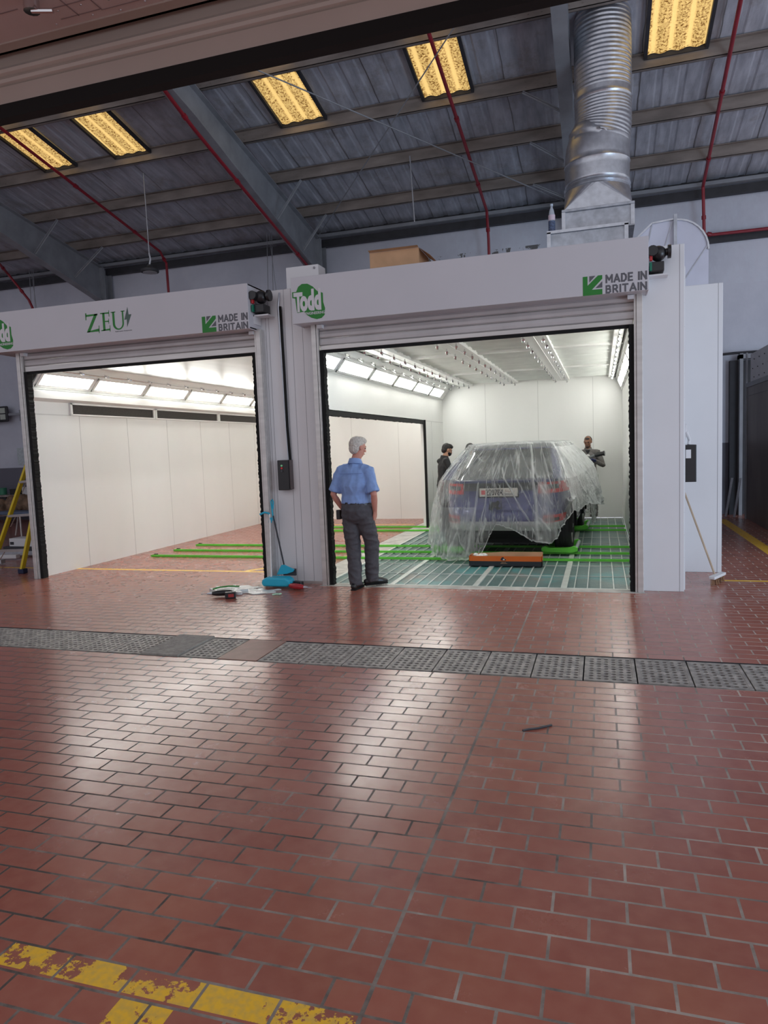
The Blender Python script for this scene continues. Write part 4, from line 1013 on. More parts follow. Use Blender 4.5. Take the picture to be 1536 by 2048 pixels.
# ---------------------------------------------------------------- plastic film draped over the car
ctl = [ # s, belt(x,y,z), hem(x,y,z)
 (0,(0,-.05,1.11),(-.03,-.14,.50)),(.9,(-.14,-.05,1.11),(-.12,-.16,.33)),(1.2,(-.2,-.05,1.11),(-.24,-.28,.04)),(2,(-.45,-.04,1.11),(-.50,-.36,.03)),(3,(-.65,-.02,1.11),(-.78,-.26,.035)),
 (4,(-.80,.02,1.09),(-.93,-.02,.06)),(5,(-.92,.28,1.07),(-1.10,.25,.20)),(6,(-.96,1.2,1.07),(-1.06,1.2,.30)),(7,(-.96,2.6,1.07),(-1.03,2.6,.40)),
 (8,(-.9,3.9,.98),(-.97,3.9,.40)),(9,(-.5,4.52,.82),(-.5,4.62,.40)),(10,(.5,4.52,.82),(.5,4.62,.40)),(11,(.9,3.9,.98),(1.0,3.95,.22)),
 (12,(1.0,3.4,1.08),(1.05,3.55,.06)),(12.7,(1.06,3.0,1.14),(1.06,3.1,.16)),(13,(1.12,2.75,1.18),(1.16,2.7,.52)),(14,(1.15,2.2,1.20),(1.27,2.1,.56)),(15,(1.06,1.3,1.13),(1.10,1.2,.66)),
 (16,(.97,.5,1.09),(1.01,.55,.60)),(16.6,(.92,.2,1.09),(.97,.2,.66)),(17,(.82,.02,1.10),(.88,-.04,.56)),(17.7,(.70,-.03,1.11),(.80,-.10,.40)),(18.3,(.62,-.04,1.11),(.70,-.14,.24)),(19,(.42,-.05,1.11),(.45,-.15,.27)),(20,(.2,-.05,1.11),(.18,-.13,.43)),(21,(0,-.05,1.11),(-.03,-.14,.50))]
def cinterp(s):
    for i in range(len(ctl)-1):
        a, c = ctl[i], ctl[i+1]
        if a[0] <= s <= c[0]:
            f = (s-a[0])/(c[0]-a[0]); g = f
            return Vector(a[1]).lerp(Vector(c[1]), g), Vector(a[2]).lerp(Vector(c[2]), f*f*(3-2*f))
    return Vector(ctl[-1][1]), Vector(ctl[-1][2])
NS, NV = 720, 130; cpos = []
film = B(); vs = []; fold = []
def nz(x, y, z=0): return mnoise.noise(Vector((x, y, z)))
creases = [((20.9,.42),(18.7,.97),.022,1.0),((20.5,.30),(18.4,.90),.016,.8),((19.9,.20),(18.0,.72),.014,.7),((21.0,.55),(19.6,.92),.012,.7),((18.9,.20),(18.75,.98),.026,1.0),((18.2,.19),(17.6,.80),.018,.8),
 ((3.5,.16),(4.3,.56),.014,.9),((3.5,.16),(3.7,.52),.012,.8),((3.5,.16),(3.1,.50),.012,.8),((3.5,.16),(2.6,.50),.012,.7),((3.5,.16),(2.0,.46),.010,.6),((3.5,.16),(1.2,.40),.008,.5),
 ((3.3,.56),(1.6,.97),.014,.8),((3.7,.62),(3.0,.95),.014,.8),((1.4,.52),(1.7,.98),.014,.8),((2.6,.52),(2.2,.80),.010,.6),((2.2,.80),(2.5,.99),.014,.8),((.9,.56),(1.25,.85),.014,.8),((.3,.52),(.9,.95),.012,.7),
 ((19.4,.5),(18.9,.75),.010,.6),((4.6,.55),(4.2,.95),.016,.7),((5.3,.5),(4.6,.97),.016,.7),((16.2,.3),(15.2,.9),.02,.7),((15.5,.25),(14.2,.85),.02,.7),((14.6,.3),(13.4,.8),.02,.6)]
def crease(s, v):
    best = 0
    for (a, c, w, k) in creases:
        ax, ay, bx, by = a[0]*.30, a[1]*2.2, c[0]*.30, c[1]*2.2; px_, py_ = s*.30, v*2.2
        dx, dy = bx-ax, by-ay; t_ = max(0, min(1, ((px_-ax)*dx+(py_-ay)*dy)/(dx*dx+dy*dy)))
        wob = .02*mnoise.noise(Vector((t_*4, a[0], 1)))
        d_ = math.hypot(px_-ax-dx*t_+wob, py_-ay-dy*t_); q_ = k*max(0, 1-d_/w)
        if q_ > best: best = q_
    return best
for i in range(NS):
    s = 21*i/NS; bp_, hp = cinterp(s)
    rp = Vector((bp_.x*.70, 1.0+max(0, bp_.y)*.36, 1.585)); cp_ = Vector((bp_.x*.15, 1.7, 1.60))
    outw = Vector((hp.x, (hp.y-2.1)*.45, 0)).normalized()
    ang = 2*PI*i/NS; ca, sa = math.cos(ang), math.sin(ang)
    for j in range(NV+1):
        v = j/NV
        if v < .16: f = v/.16; p = cp_.lerp(rp, f); p.z = 1.605-.02*f**3
        elif v < .5:
            f = (v-.16)/.34; p = rp.lerp(bp_, f); p.z += .05*math.sin(PI*f)*( .5)
        else:
            f = (v-.5)/.5; p = bp_.lerp(hp, f); p.z += .0; p += outw*(.02*math.sin(PI*f))
        # folds: radial ridges drawn tight from belt points, growing to the hem, plus crumples
        wv = min(1, max(0, (v-.12)/.8)); hem = max(0, (v-.5)/.5)
        q = 9.0
        r1 = nz(ca*q+v*1.6, sa*q-v*1.1, v*.7); ridge = (1-min(1, abs(r1)*5.5))**2*min(1, max(0, .5+2.2*nz(ca*2.2, sa*2.2, v*2.5)))
        r2 = nz(ca*24+v*3.0, sa*24+v*2.5, 5+v*1.3); ridge2 = (1-min(1, abs(r2)*4.0))**2
        cr = nz(p.x*7, p.y*7, p.z*7)+.5*nz(p.x*16, p.y*16, p.z*16)
        side = 1.0 if hp.x < .9 or hp.y < .6 else 1.7
        d = wv*(.030*ridge+.006*ridge2)*(.4+1.7*hem)+hem*hem*.026*cr*side+hem*hem*.05*nz(ca*6, sa*6, 2)
        ck = crease(s, v); d += .022*ck
        d += .012+(.01*ridge if v < .5 else 0)
        o = outw*d + Vector((0,0,.35*d if v < .6 else 0))
        if v < .45: o = Vector((outw.x*d*.6, outw.y*d*.6, d*.8))
        p = p+o
        if j >= NV-3: p.z += .015*nz(ca*30, sa*30, 7)
        p.z = max(p.z, .012+.012*ridge2)
        vs.append(tuple(p)); cpos.append((s*.62, v*3.2, 0))
        bulge = (1.0 if (hp.x > .95 and .15 < hp.y < 3.2 and v > .22) else (.30 if hp.x < -.3 and hem > .35 and hp.y < .6 else .0))*(.86+.35*cr)
        lump = max(0, 1-((s-18.35)/.5)**2) * (1 if v > .55 else 0)
        fold.append(min(1, ck*.75+ridge*(.24 if v > .3 else .14)+ridge2*.05+bulge*.95+lump*.40+(.9 if j >= NV-1 else 0)+(.25 if v < .17 else 0)))
W = NV+1
fs = [(i*W+j, i*W+j+1, ((i+1)%NS)*W+j+1, ((i+1)%NS)*W+j) for i in range(NS) for j in range(NV)]
film.add(vs, fs)
ft = thing('plastic_film', 'crumpled clear plastic masking film draped over the car down to the floor at the left', 'film', CR, CZ, local=True)
fo = build(film, 'sheet', m_film, ft, smooth=True, auto=180)
at = fo.data.attributes.new('folds', 'FLOAT', 'POINT'); at.data.foreach_set('value', fold)
at2 = fo.data.attributes.new('cloth_pos', 'FLOAT_VECTOR', 'POINT'); at2.data.foreach_set('vector', [c for p in cpos for c in p])
# printed marks on the film
m_print = M('black_film_print', (.01,.01,.012), .6, 0, 0)
def film_mark(x, y, z, s, tilt):
    b = B(); R_ = Matrix.Translation((x,y,z)) @ Matrix.Rotation(tilt, 4, 'X'); b.M = R_
    rn = random.Random(int(x*100)+5)
    pts = [(.0,.02),(.03,.05),(.07,.045),(.10,.07),(.12,.04),(.10,.0),(.13,-.02),(.09,-.04),(.06,-.015),(.03,-.05),(-.01,-.03)]
    b.prism([(a*s, c*s) for a, c in pts], -.002, 0)
    b.prism([((.05+.018*math.cos(a))*s, (.005+.018*math.sin(a))*s) for a in [2*PI*k/10 for k in range(10)]], -.003, -.002)
    return build(b, 'printed_mark', m_print, ft)
film_mark(-.36,.30,1.235,1.0,-.95); film_mark(-.13,-.085,.74,1.25,0)
def film_word(x, y, z, h, w, tilt, seed):
    b = B(); b.M = Matrix.Translation((x,y,z)) @ Matrix.Rotation(tilt, 4, 'X'); rn = random.Random(seed); zz = 0
    while zz < h: d = rn.uniform(.008,.02); b.box(rn.uniform(0,.01), w-rn.uniform(0,.01), -.002, 0, zz, zz+d); zz += d+rn.uniform(.004,.009)
    build(b, 'printed_line', m_print, ft)
film_word(-.18,.30,1.235,.13,.022,-.95,1); film_word(.02,-.085,.70,.17,.028,0,2)

# ---------------------------------------------------------------- open film carton on the floor
t = thing('film_carton', 'long orange and black cardboard carton lying open on the grating behind the car', 'carton', (-1.2, 9.17, 0))
m_or = M('orange_print', (.72,.14,.01), .55, 0, .03); m_bk = M('black_print', (.015,.02,.028), .5, 0, 0)
x0,x1,y0,y1 = -1.68,-.735,9.10,9.26
build(B().box(x0,x1,y0,y0+.005,.068,.135).box(x0,x0+.005,y0,y1,.068,.135).box(x1-.005,x1,y0,y1,.068,.135), 'upper_wall', m_or, t)
build(B().box(x0,x1,y0,y0+.006,.006,.068).box(x0,x0+.006,y0,y1,.006,.068).box(x1-.006,x1,y0,y1,.006,.068).box(x0,x1,y0,y1,.003,.008), 'lower_wall', m_bk, t)
build(B().add([(x0,y1,.006),(x1,y1,.006),(x1,y1,.17),(x0+.45,y1+.01,.168),(x0,y1,.145)],[(0,1,2,3,4)]).add([(x0,y1+.004,.006),(x1,y1+.004,.006),(x1,y1+.004,.17),(x0+.45,y1+.014,.168),(x0,y1+.004,.145)],[(0,4,3,2,1)]), 'back_flap', m_card, t)
lg = B(); s = 1
lg.prism([(-1.265+a*.9, .10+c*.9) for a, c in [(.0,-.02),(.01,.01),(.03,.028),(.045,.022),(.055,.005),(.075,-.005),(.08,-.02),(.05,-.026)]], y0-.002, y0)
build(lg, 'logo', m_bk, t)
build(B().prism([(-1.222+.012*math.cos(a), .092+.010*math.sin(a)) for a in [2*PI*k/10 for k in range(10)]], y0-.003, y0-.002), 'logo_dot', m_white, t)
build(wall_text('Automotive', -1.255, -1.195, .048, .058, y0-.001, .0), 'lettering', m_card, t)
build(wall_text('Masking Films', -1.265, -1.180, .034, .045, y0-.001, .0), 'lettering', m_card, t)
b = B(); rnd = random.Random(9)
for k in range(16): b.ball((x0+.06+.17*rnd.random(), y0+.05+.06*rnd.random(), .12+.03*rnd.random()), .03,.03,.018,8,6)
build(b, 'film_scrap', M('white_crumpled_film',(.7,.72,.70),.4,0,.1), t, smooth=True)
# ---------------------------------------------------------------- people
def organic(b, name, mat, parent, voxel=.008, smooth=6, folds=0, fscale=.12, seed=0, label=None, stretch=(1,1,1)):
    me = b.mesh('tmp'); o = bpy.data.objects.new('tmp', me); COL.objects.link(o)
    r = o.modifiers.new('r', 'REMESH'); r.mode = 'VOXEL'; r.voxel_size = voxel; r.adaptivity = 0
    sm = o.modifiers.new('s', 'SMOOTH'); sm.iterations = smooth; sm.factor = .5
    bpy.context.view_layer.update()
    m2 = bpy.data.meshes.new_from_object(o.evaluated_get(bpy.context.evaluated_depsgraph_get()))
    bpy.data.objects.remove(o); bpy.data.meshes.remove(me)
    if folds:
        nrm = [v.normal.copy() for v in m2.vertices]
        for v, n in zip(m2.vertices, nrm):
            q = Vector((v.co.x*stretch[0], v.co.y*stretch[1], v.co.z*stretch[2]))/fscale+Vector((seed*3.1, 0, 0))
            w = mnoise.noise(q); w2 = mnoise.noise(q*2.3)
            v.co += n*folds*((1-min(1, abs(w)*3))*1.0+.4*w2-.3)
    off = root_off(parent)
    if off.length > 0:
        for v in m2.vertices: v.co -= off
    m2.name = name; m2.materials.clear(); m2.materials.append(mat)
    m2.polygons.foreach_set('use_smooth', [True]*len(m2.polygons))
    q = bpy.data.objects.new(name, m2); COL.objects.link(q); q.parent = parent
    if label: q['label'] = label
    return q
def hand_b(b, wrist, d, palm_n, thumb_side, curl=.6, s=1.0, r=1.0):
    # d: direction of the forearm, palm_n: way the palm faces, thumb_side: vector towards the thumb
    w = Vector(wrist); d = Vector(d).normalized(); n = Vector(palm_n); n = (n-d*n.dot(d)).normalized(); t = Vector(thumb_side); t = (t-d*t.dot(d)-n*t.dot(n)).normalized()
    for k in range(4):      # palm
        o = t*(.030-.020*k)*s; b.tube([w+o*.6, w+o+d*.045*s, w+o+d*.085*s], [.015*s*r,.016*s*r,.013*s*r], 8, dome=True)
    for k, L in enumerate((.070,.080,.074,.058)):
        o = t*(.033-.021*k)*s; p = w+o+d*.085*s; dd = d.copy(); pts = [p-d*.01*s]; a = curl*.55
        for seg, f in enumerate((.45,.30,.25)):
            dd = (dd*math.cos(a)+n*math.sin(a)).normalized(); p = p+dd*L*f*s; pts.append(p.copy()); nn = (n*math.cos(a)-d*0).normalized(); a = curl*(.55+.35*(seg+1))
            dd = (d*math.cos(min(2.6,curl*(.6+.7*(seg+1))))+n*math.sin(min(2.6,curl*(.6+.7*(seg+1))))).normalized()
        b.tube(pts, [.0098*s*r,.0092*s*r,.0086*s*r,.0076*s*r], 8, dome=True)
    p = w+t*.03*s+d*.02*s; b.tube([p, p+(t*.7+d*.6+n*.25)*.035*s, p+(t*.75+d*1.45+n*.7)*.035*s, p+(t*.6+d*2.1+n*1.2)*.035*s], [.014*s*r,.0115*s*r,.0105*s*r,.0085*s*r], 8, dome=True)
def head_b(b, H, rz, rx, s=1.0):
    M_ = Matrix.Translation(H) @ Matrix.Rotation(rz, 4, 'Z') @ Matrix.Rotation(rx, 4, 'X') @ Matrix.Scale(s, 4)
    old = b.M; b.M = M_
    b.ball((0,-.012,.025),.074,.094,.090,20,14).ball((0,.022,-.045),.056,.066,.070,18,12).ball((0,.052,-.085),.028,.026,.020,12,8)
    b.tube([(0,.088,.015),(0,.104,-.018),(0,.108,-.028)],[.009,.013,.012],10,dome=True)      # nose
    b.ball((0,.080,.022),.050,.014,.014,12,8)                                                  # brow
    b.ball((0,.086,-.062),.022,.012,.010,10,8)                                                 # lips
    for q in (-1,1): b.ball((q*.078,-.006,-.005),.009,.020,.031,10,8).ball((q*.042,.062,-.022),.020,.018,.018,10,8)
    b.M = old
    return M_
def face_parts(par, M_, skin_dark, mask=False, hair=None, brow=None):
    def put(b, nm, mt, **k): b2 = b; return build(b2, nm, mt, par, smooth=True, **k)
    for q in (-1,1):
        b = B(); b.M = M_; b.ball((q*.030,.080,.004),.0125,.008,.006,10,8); put(b, 'eye', M('eye_dark',(.03,.02,.015),.2,0,0))
        b = B(); b.M = M_; b.tube([(q*.014,.0925,.022),(q*.034,.088,.026),(q*.048,.078,.020)],[.003,.004,.002],6); put(b, 'eyebrow', brow or hair)
    if not mask:
        b = B(); b.M = M_; b.tube([(-.022,.092,-.062),(0,.0985,-.060),(.022,.092,-.062)],[.003,.0045,.003],6); put(b, 'mouth', M('lip_colour',(.30,.12,.10),.5,0,0))
def person(name, label, loc, rz, J, skin, shirt, trouser, shoe, hairm, opt):
    t = thing(name, label, 'person', loc, rz, local=True)
    V = Vector
    pelv = V(J['pelvis']); neck = V(J['neck']); head = V(J['head'])
    hips = [V(p) for p in J['hip']]; kn = [V(p) for p in J['knee']]; an = [V(p) for p in J['ankle']]
    sh = [V(p) for p in J['sh']]; el = [V(p) for p in J['el']]; wr = [V(p) for p in J['wr']]
    chest = pelv.lerp(neck, .62); g = opt.get('girth', 1.0); be = opt.get('belly', 0)
    # --- body, one continuous surface
    b = B()
    for q in (0,1):
        b.tube([hips[q], hips[q].lerp(kn[q],.5), kn[q], kn[q].lerp(an[q],.35), an[q], an[q]-V((0,0,.03))], [.078,.068,.050,.050,.036,.036], 14, dome=True)
        b.tube([neck.lerp(sh[q],.5)-V((0,0,.02)), sh[q], sh[q].lerp(el[q],.5), el[q], el[q].lerp(wr[q],.3), wr[q]], [.046,.047,.043,.036,.037,.024], 14, dome=True)
    mid = pelv.lerp(neck, .35)
    def torso(bb, e, z0f=-.04, z1f=.93, bl=0):
        R_ = []
        for f, rx, ry in ((z0f,.150,.115),(.1,.158,.118),(.3,.150,.108),(.5,.160,.112),(.7,.172,.115),(.84,.128,.098),(.93,.078,.074)):
            c = pelv.lerp(neck, f); w_ = bl if .05 < f < .6 else 0; R_.append((c.x, c.y+(be*.06 if f < .5 else 0), c.z, rx*g+e+w_, (ry+(be*.04 if .05 < f < .6 else 0))*g+e+w_))
        bb.loft(R_, 28)
    torso(b, -.012)
    b.tube([neck-V((0,0,.05)), neck+V((0,0,.02)), head-V((0,0,.06))], [.062,.056,.054], 16)
    HM = head_b(b, head, J.get('hrz',0), J.get('hrx',0), opt.get('hs',1.0))
    for q in (0,1):
        if 'hand' in J and J['hand'][q]:
            hd = J['hand'][q]
            if hd.get('in_body', True): hand_b(b, wr[q], hd['d'], hd['n'], hd['t'], hd.get('curl',.6))
    organic(b, 'body', skin, t, .0065, 5)
    # --- shirt
    b = B(); torso(b, .008, opt.get('shirt_low', -.10), .93, opt.get('blouse', 0)); sl = opt.get('sleeve', .55)
    for q in (0,1):
        a, c, d_ = sh[q], el[q], wr[q]
        if sl <= 1: e = a.lerp(c, sl); b.tube([neck.lerp(a,.22)-V((0,0,.030)), neck.lerp(a,.6)-V((0,0,.014)), a, a.lerp(e,.22), a.lerp(e,.55), e], [.056,.064,.066,.067,.064,.065+opt.get('flare',.004)], 18, dome=False)
        else: b.tube([neck.lerp(a,.25)-V((0,0,.030)), a, a.lerp(c,.5), c, c.lerp(d_,.4), c.lerp(d_,.93)], [.060,.068,.058,.053,.046,.038], 18)
    b.tube([neck-V((0,0,.06)), neck+V((0,0,.000)), neck+V((0,-.004,.020))], [.095,.072,.064], 20)
    organic(b, opt.get('top','shirt'), shirt, t, .009, 5, opt.get('fold',.006), .10, 1, stretch=(1.2,1.2,.5))
    # --- trousers
    b = B()
    c0 = pelv+V((0,0,.04)); 
    b.loft([(pelv.x,pelv.y+be*.03,pelv.z-.17,.085*g,.07*g),(pelv.x,pelv.y+be*.02,pelv.z-.11,.142*g+.01,.115*g+.008),(pelv.x,pelv.y,pelv.z-.02,.160*g+.012,.130*g+.008),(pelv.x,pelv.y+be*.05,pelv.z+.07,.158*g+.004,.120*g+be*.03)], 26)
    for q in (0,1):
        h, k, a = hips[q], kn[q], an[q]
        b.tube([h+V((0,0,.03)), h.lerp(k,.45), k, k.lerp(a,.5), a.lerp(k,.04), a-V((0,0,.035))], [.100,.100,.084,.079,.075,.072], 20)
    organic(b, opt.get('bottom','trousers'), trouser, t, .009, 4, opt.get('tfold',.007), .11, 3, stretch=(.9,.9,1.3))
    if opt.get('belt'):
        b = B().loft([(pelv.x,pelv.y+be*.05,pelv.z+.040,.162*g+.004,.124*g+be*.03+.004),(pelv.x,pelv.y+be*.05,pelv.z+.074,.162*g+.004,.124*g+be*.03+.004)], 28)
        build(b, 'belt', m_blackp, t, smooth=True)
    # --- shoes
    for q in (0,1):
        a = an[q]; fd = V(J['toe'][q]).normalized(); z = a.z-.085; b = B()
        o = V((a.x,a.y,0)); 
        def P(f, h): r_ = o+fd*f; return (r_.x, r_.y, z+h+J.get('tip',[0,0])[q]*(-f))
        b.tube([P(-.07,.045),P(-.02,.050),P(.05,.050),P(.12,.038),P(.17,.028)], [.038,.044,.044,.040,.030], 14, sq=.95, dome=True)
        b.tube([P(-.03,.06),P(-.01,.10)], [.042,.042], 12)
        organic(b, 'shoe', shoe, t, .007, 3)
        s_ = B(); s_.tube([P(-.09,.010),P(0,.010),P(.08,.010),P(.16,.010),P(.19,.012)], [.030,.034,.040,.038,.022], 14, sq=1.0)
        s_.v = [Vector((v.x, v.y, z+J.get('tip',[0,0])[q]*(-(v-o).dot(fd))+max(0,min(.016, v.z-z-J.get('tip',[0,0])[q]*(-(v-o).dot(fd)))))) for v in s_.v]
        build(s_, 'sole', m_black, t)
    # --- hair
    b = B(); b.M = HM
    hr = opt.get('hair', 'short'); 
    b.ball((0,-.030,.034),.081,.088,.090,20,14)
    if hr == 'short': b.ball((0,.012,.078),.064,.070,.042,16,10).ball((0,-.055,-.015),.066,.050,.055,14,10)
    if hr == 'full': b.ball((0,.018,.080),.072,.074,.048,16,10).ball((0,-.052,-.022),.072,.055,.062,14,10).ball((.050,-.010,.045),.028,.045,.036,10,8).ball((-.050,-.010,.045),.028,.045,.036,10,8)
    if hr == 'thin': b.v = []; b.f = []; b.ball((0,-.034,.024),.0795,.084,.088,20,14).ball((0,.030,.070),.050,.042,.030,12,8)
    organic(b, 'hair', hairm, t, .006, 2, opt.get('hairn',.005), .018, 5)
    face_parts(t, HM, skin, opt.get('mask', False), hairm)
    # --- collar
    if opt.get('collar'):
        b = B(); n = 24; vs = []
        for k in range(n+1):
            a = PI/2+.35+(2*PI-.7)*k/n; r0 = .066; r1 = .088
            vs += [(neck.x+r0*math.cos(a), neck.y+r0*math.sin(a)*1.0, neck.z+.050-.012*math.sin(a)), (neck.x+r1*math.cos(a), neck.y+r1*math.sin(a), neck.z-.006-.012*math.sin(a)), (neck.x+(r1-.008)*math.cos(a), neck.y+(r1-.008)*math.sin(a), neck.z-.012-.012*math.sin(a)), (neck.x+(r0-.008)*math.cos(a), neck.y+(r0-.008)*math.sin(a), neck.z+.045-.012*math.sin(a))]
        b.add(vs, [(4*k+a, 4*k+(a+1)%4, 4*k+4+(a+1)%4, 4*k+4+a) for k in range(n) for a in range(4)])
        build(b, 'collar', shirt, t, smooth=True)
    return t, HM

m_skin_l = M('ruddy_skin', (.60,.27,.20), .5, 0, .06, 14)
m_skin_m = M('tan_skin', (.42,.22,.14), .5, 0, .06, 14)
m_skin_d = M('brown_skin', (.24,.105,.06), .45, 0, .06, 14)
m_bshirt = M('light_blue_cotton', (.24,.37,.68), .75, 0, .05, 20, bump=.1, bscale=90)
m_trous = M('dark_grey_cloth', (.075,.072,.082), .75, 0, .08, 30, bump=.15, bscale=120)
m_cover = M('grey_coverall_cloth', (.135,.125,.12), .8, 0, .08, 20, bump=.15, bscale=90)
m_blackcl = M('black_cloth', (.016,.016,.018), .8, 0, .1, 20)
m_navycl = M('dark_navy_cloth', (.018,.024,.04), .8, 0, .1, 20)
m_shoe = M('black_leather', (.012,.012,.013), .3, 0, 0)
m_ghair = M('grey_white_hair', (.66,.62,.56), .8, 0, .15, 60, bump=.4, bscale=90)
m_bhair = M('black_hair', (.014,.012,.012), .6, 0, .2, 60, bump=.3, bscale=90)
m_glove = M('dark_blue_glove', (.012,.022,.10), .5, 0, .1)

# man in the doorway: weight on the left leg, right foot crossed forward, hands in pockets
J = dict(pelvis=(0,0,.93), neck=(.0,.02,1.44), head=(.035,.035,1.615), hrz=-.55, hrx=-.22,
    hip=[(-.085,0,.90),(.085,0,.90)], knee=[(-.075,.03,.50),(.115,.13,.51)], ankle=[(-.03,-.03,.085),(.085,.16,.105)],
    toe=[(-.05,1,0),(.75,.8,0)], tip=[0,.0],
    sh=[(-.180,.0,1.355),(.175,-.0,1.345)], el=[(-.262,-.05,1.09),(.248,-.05,1.08)], wr=[(-.200,.06,.905),(.215,.035,.885)],
    hand=[dict(d=(.35,.45,-1), n=(1,0,.2), t=(0,1,.3), curl=.25), dict(d=(-.25,.35,-1), n=(-1,0,0), t=(0,1,.3), curl=.25)])
man, HMm = person('person', 'grey-haired person in light blue shirt seen from behind in the right doorway, hands in pockets', (-2.66,7.50,0), -.12, J,
    m_skin_l, m_bshirt, m_trous, m_shoe, m_ghair, dict(girth=1.08, belly=.5, sleeve=.88, flare=.010, belt=True, blouse=.010, shirt_low=.12, collar=True, hair='full', hairn=.006, fold=.008, tfold=.010, hs=.98))
build(B().box(-.255,-.205,-.02,.05,.80,.91), 'belt_pouch', m_blackp, man, bevel=.008)
for q, w in ((-1,(-.185,.04,.90)),(1,(.20,.02,.88))):
    pass
b = B()      # yoke seam and pleat on the shirt back, back pockets
build(B().box(-.13,.15,-.128,-.124,1.325,1.329), 'yoke_seam', M('shirt_seam',(.12,.19,.42),.8,0,0), man)

# technician with the spray gun, facing the camera
J = dict(pelvis=(0,0,.90), neck=(0,.0,1.40), head=(0,.035,1.565), hrz=-.15, hrx=-.30,
    hip=[(-.085,0,.87),(.085,0,.87)], knee=[(-.10,.03,.48),(.12,.03,.48)], ankle=[(-.10,0,.09),(.16,-.12,.09)],
    toe=[(-.15,1,0),(.1,1,0)],
    sh=[(-.185,.0,1.345),(.185,0,1.345)], el=[(-.285,.05,1.09),(.25,.05,1.09)], wr=[(-.115,.25,1.20),(.13,.24,1.10)],
    hand=[dict(d=(.8,.5,.3), n=(.1,.5,-1), t=(.2,.7,.7), curl=.9, in_body=False), dict(d=(-.8,.6,.3), n=(0,.5,-1), t=(0,.7,.7), curl=.9, in_body=False)])
tech, HMt = person('person', 'person in grey coverall and blue gloves by the back wall, holding a spray tool', (-.245,14.75,0), PI-.05, J,
    m_skin_d, m_cover, m_cover, M('dusty_grey_boot',(.14,.13,.13),.7,0,.1), m_bhair, dict(girth=.98, sleeve=2, top='coverall_top', bottom='coverall_legs', collar=True, hair='thin', fold=.008, tfold=.010, shirt_low=-.1, hs=.96))
for q in (0,1):
    hd = J['hand'][q]; b = B(); hand_b(b, J['wr'][q], hd['d'], hd['n'], hd['t'], hd['curl'], 1.0, 1.12); b.tube([Vector(J['wr'][q])-Vector(hd['d']).normalized()*.05, J['wr'][q]], [.034,.030], 12)
    organic(b, 'glove', m_glove, tech, .0055, 2)
b = B(); b.M = HMt; b.tube([(-.030,.088,-.052),(0,.100,-.047),(.030,.088,-.052)],[.004,.006,.004],8).ball((0,.078,-.092),.026,.018,.016,10,8).tube([(-.052,.045,-.06),(-.03,.07,-.095),(0,.08,-.105),(.03,.07,-.095),(.052,.045,-.06)],[.006,.008,.009,.008,.006],8)
organic(b, 'beard', m_bhair, tech, .004, 1, .002, .01)
build(B().prism([(-.045,1.40),(.045,1.40),(.0,1.29)], .085,.098), 'undershirt', m_blackcl, tech)
build(B().box(-.004,.004,.125,.131,.95,1.28), 'zip', m_seam, tech)
build(B().box(-.06,.02,.118,.135,1.045,1.125), 'chest_label', M('beige_label',(.62,.50,.36),.6,0,.1), tech)
gun = thing('spray_gun', 'dark hand-held spray tool held in blue gloves by the person in the coverall', 'tool', (-.245,14.75,0), PI-.05, local=True)
b = B().tube([(-.15,.33,1.30),(-.21,.34,1.315),(-.31,.36,1.33)],[.040,.048,.040],16).cyl((-.31,.36,1.33),(-.335,.364,1.333),.050,16)
build(b, 'tool_head', m_blackp, gun, smooth=True)
build(B().tube([(-.15,.33,1.30),(-.06,.32,1.26),(.02,.31,1.20),(.06,.31,1.16)],[.030,.028,.026,.024],12).tube([(-.06,.32,1.26),(-.07,.33,1.18)],[.022,.02],10), 'tool_body', M('grey_metal_tool',(.20,.21,.22),.35,.5,.1), gun, smooth=True)
build(B().ball((-.02,.34,1.295),.035,.03,.024,12,8), 'cap', M('white_plastic',(.7,.7,.68),.4,0,0), gun, smooth=True)
build(B().cyl((-.25,.32,1.325),(-.25,.305,1.325),.02,12), 'dial', M('green_dial',(.12,.2,.15),.4,0,0), gun)

# person in black with face mask at the left of the car
J = dict(pelvis=(0,0,.88), neck=(.0,.03,1.36), head=(.0,.085,1.515), hrz=0, hrx=-.42,
    hip=[(-.085,0,.85),(.085,0,.85)], knee=[(-.09,.03,.47),(.09,.03,.47)], ankle=[(-.09,0,.09),(.09,0,.09)], toe=[(0,1,0),(0,1,0)],
    sh=[(-.18,.0,1.31),(.18,0,1.31)], el=[(-.22,.12,1.06),(.22,.10,1.06)], wr=[(-.14,.34,1.10),(.15,.33,1.09)],
    hand=[dict(d=(.2,1,.1), n=(.3,0,-1), t=(1,0,.2), curl=.5), dict(d=(-.2,1,.1), n=(-.3,0,-1), t=(-1,0,.2), curl=.5)])
p3, HM3 = person('person', 'person in black polo and face mask looking down left of the car', (-2.84,13.0,0), -1.05, J,
    m_skin_m, m_blackcl, m_blackcl, m_shoe, m_bhair, dict(girth=.95, sleeve=2, collar=True, hair='full', mask=True, shirt_low=-.22, fold=.006, hs=.97))
b = B(); b.M = HM3; b.ball((0,.048,-.055),.062,.066,.050,18,12); organic(b, 'face_mask', m_black, p3, .005, 2)
b = B(); b.M = HM3; b.tube([(-.05,.06,-.04),(-.078,0,-.01)],[.0015,.0015],5).tube([(.05,.06,-.04),(.078,0,-.01)],[.0015,.0015],5); build(b, 'mask_strap', m_black, p3)
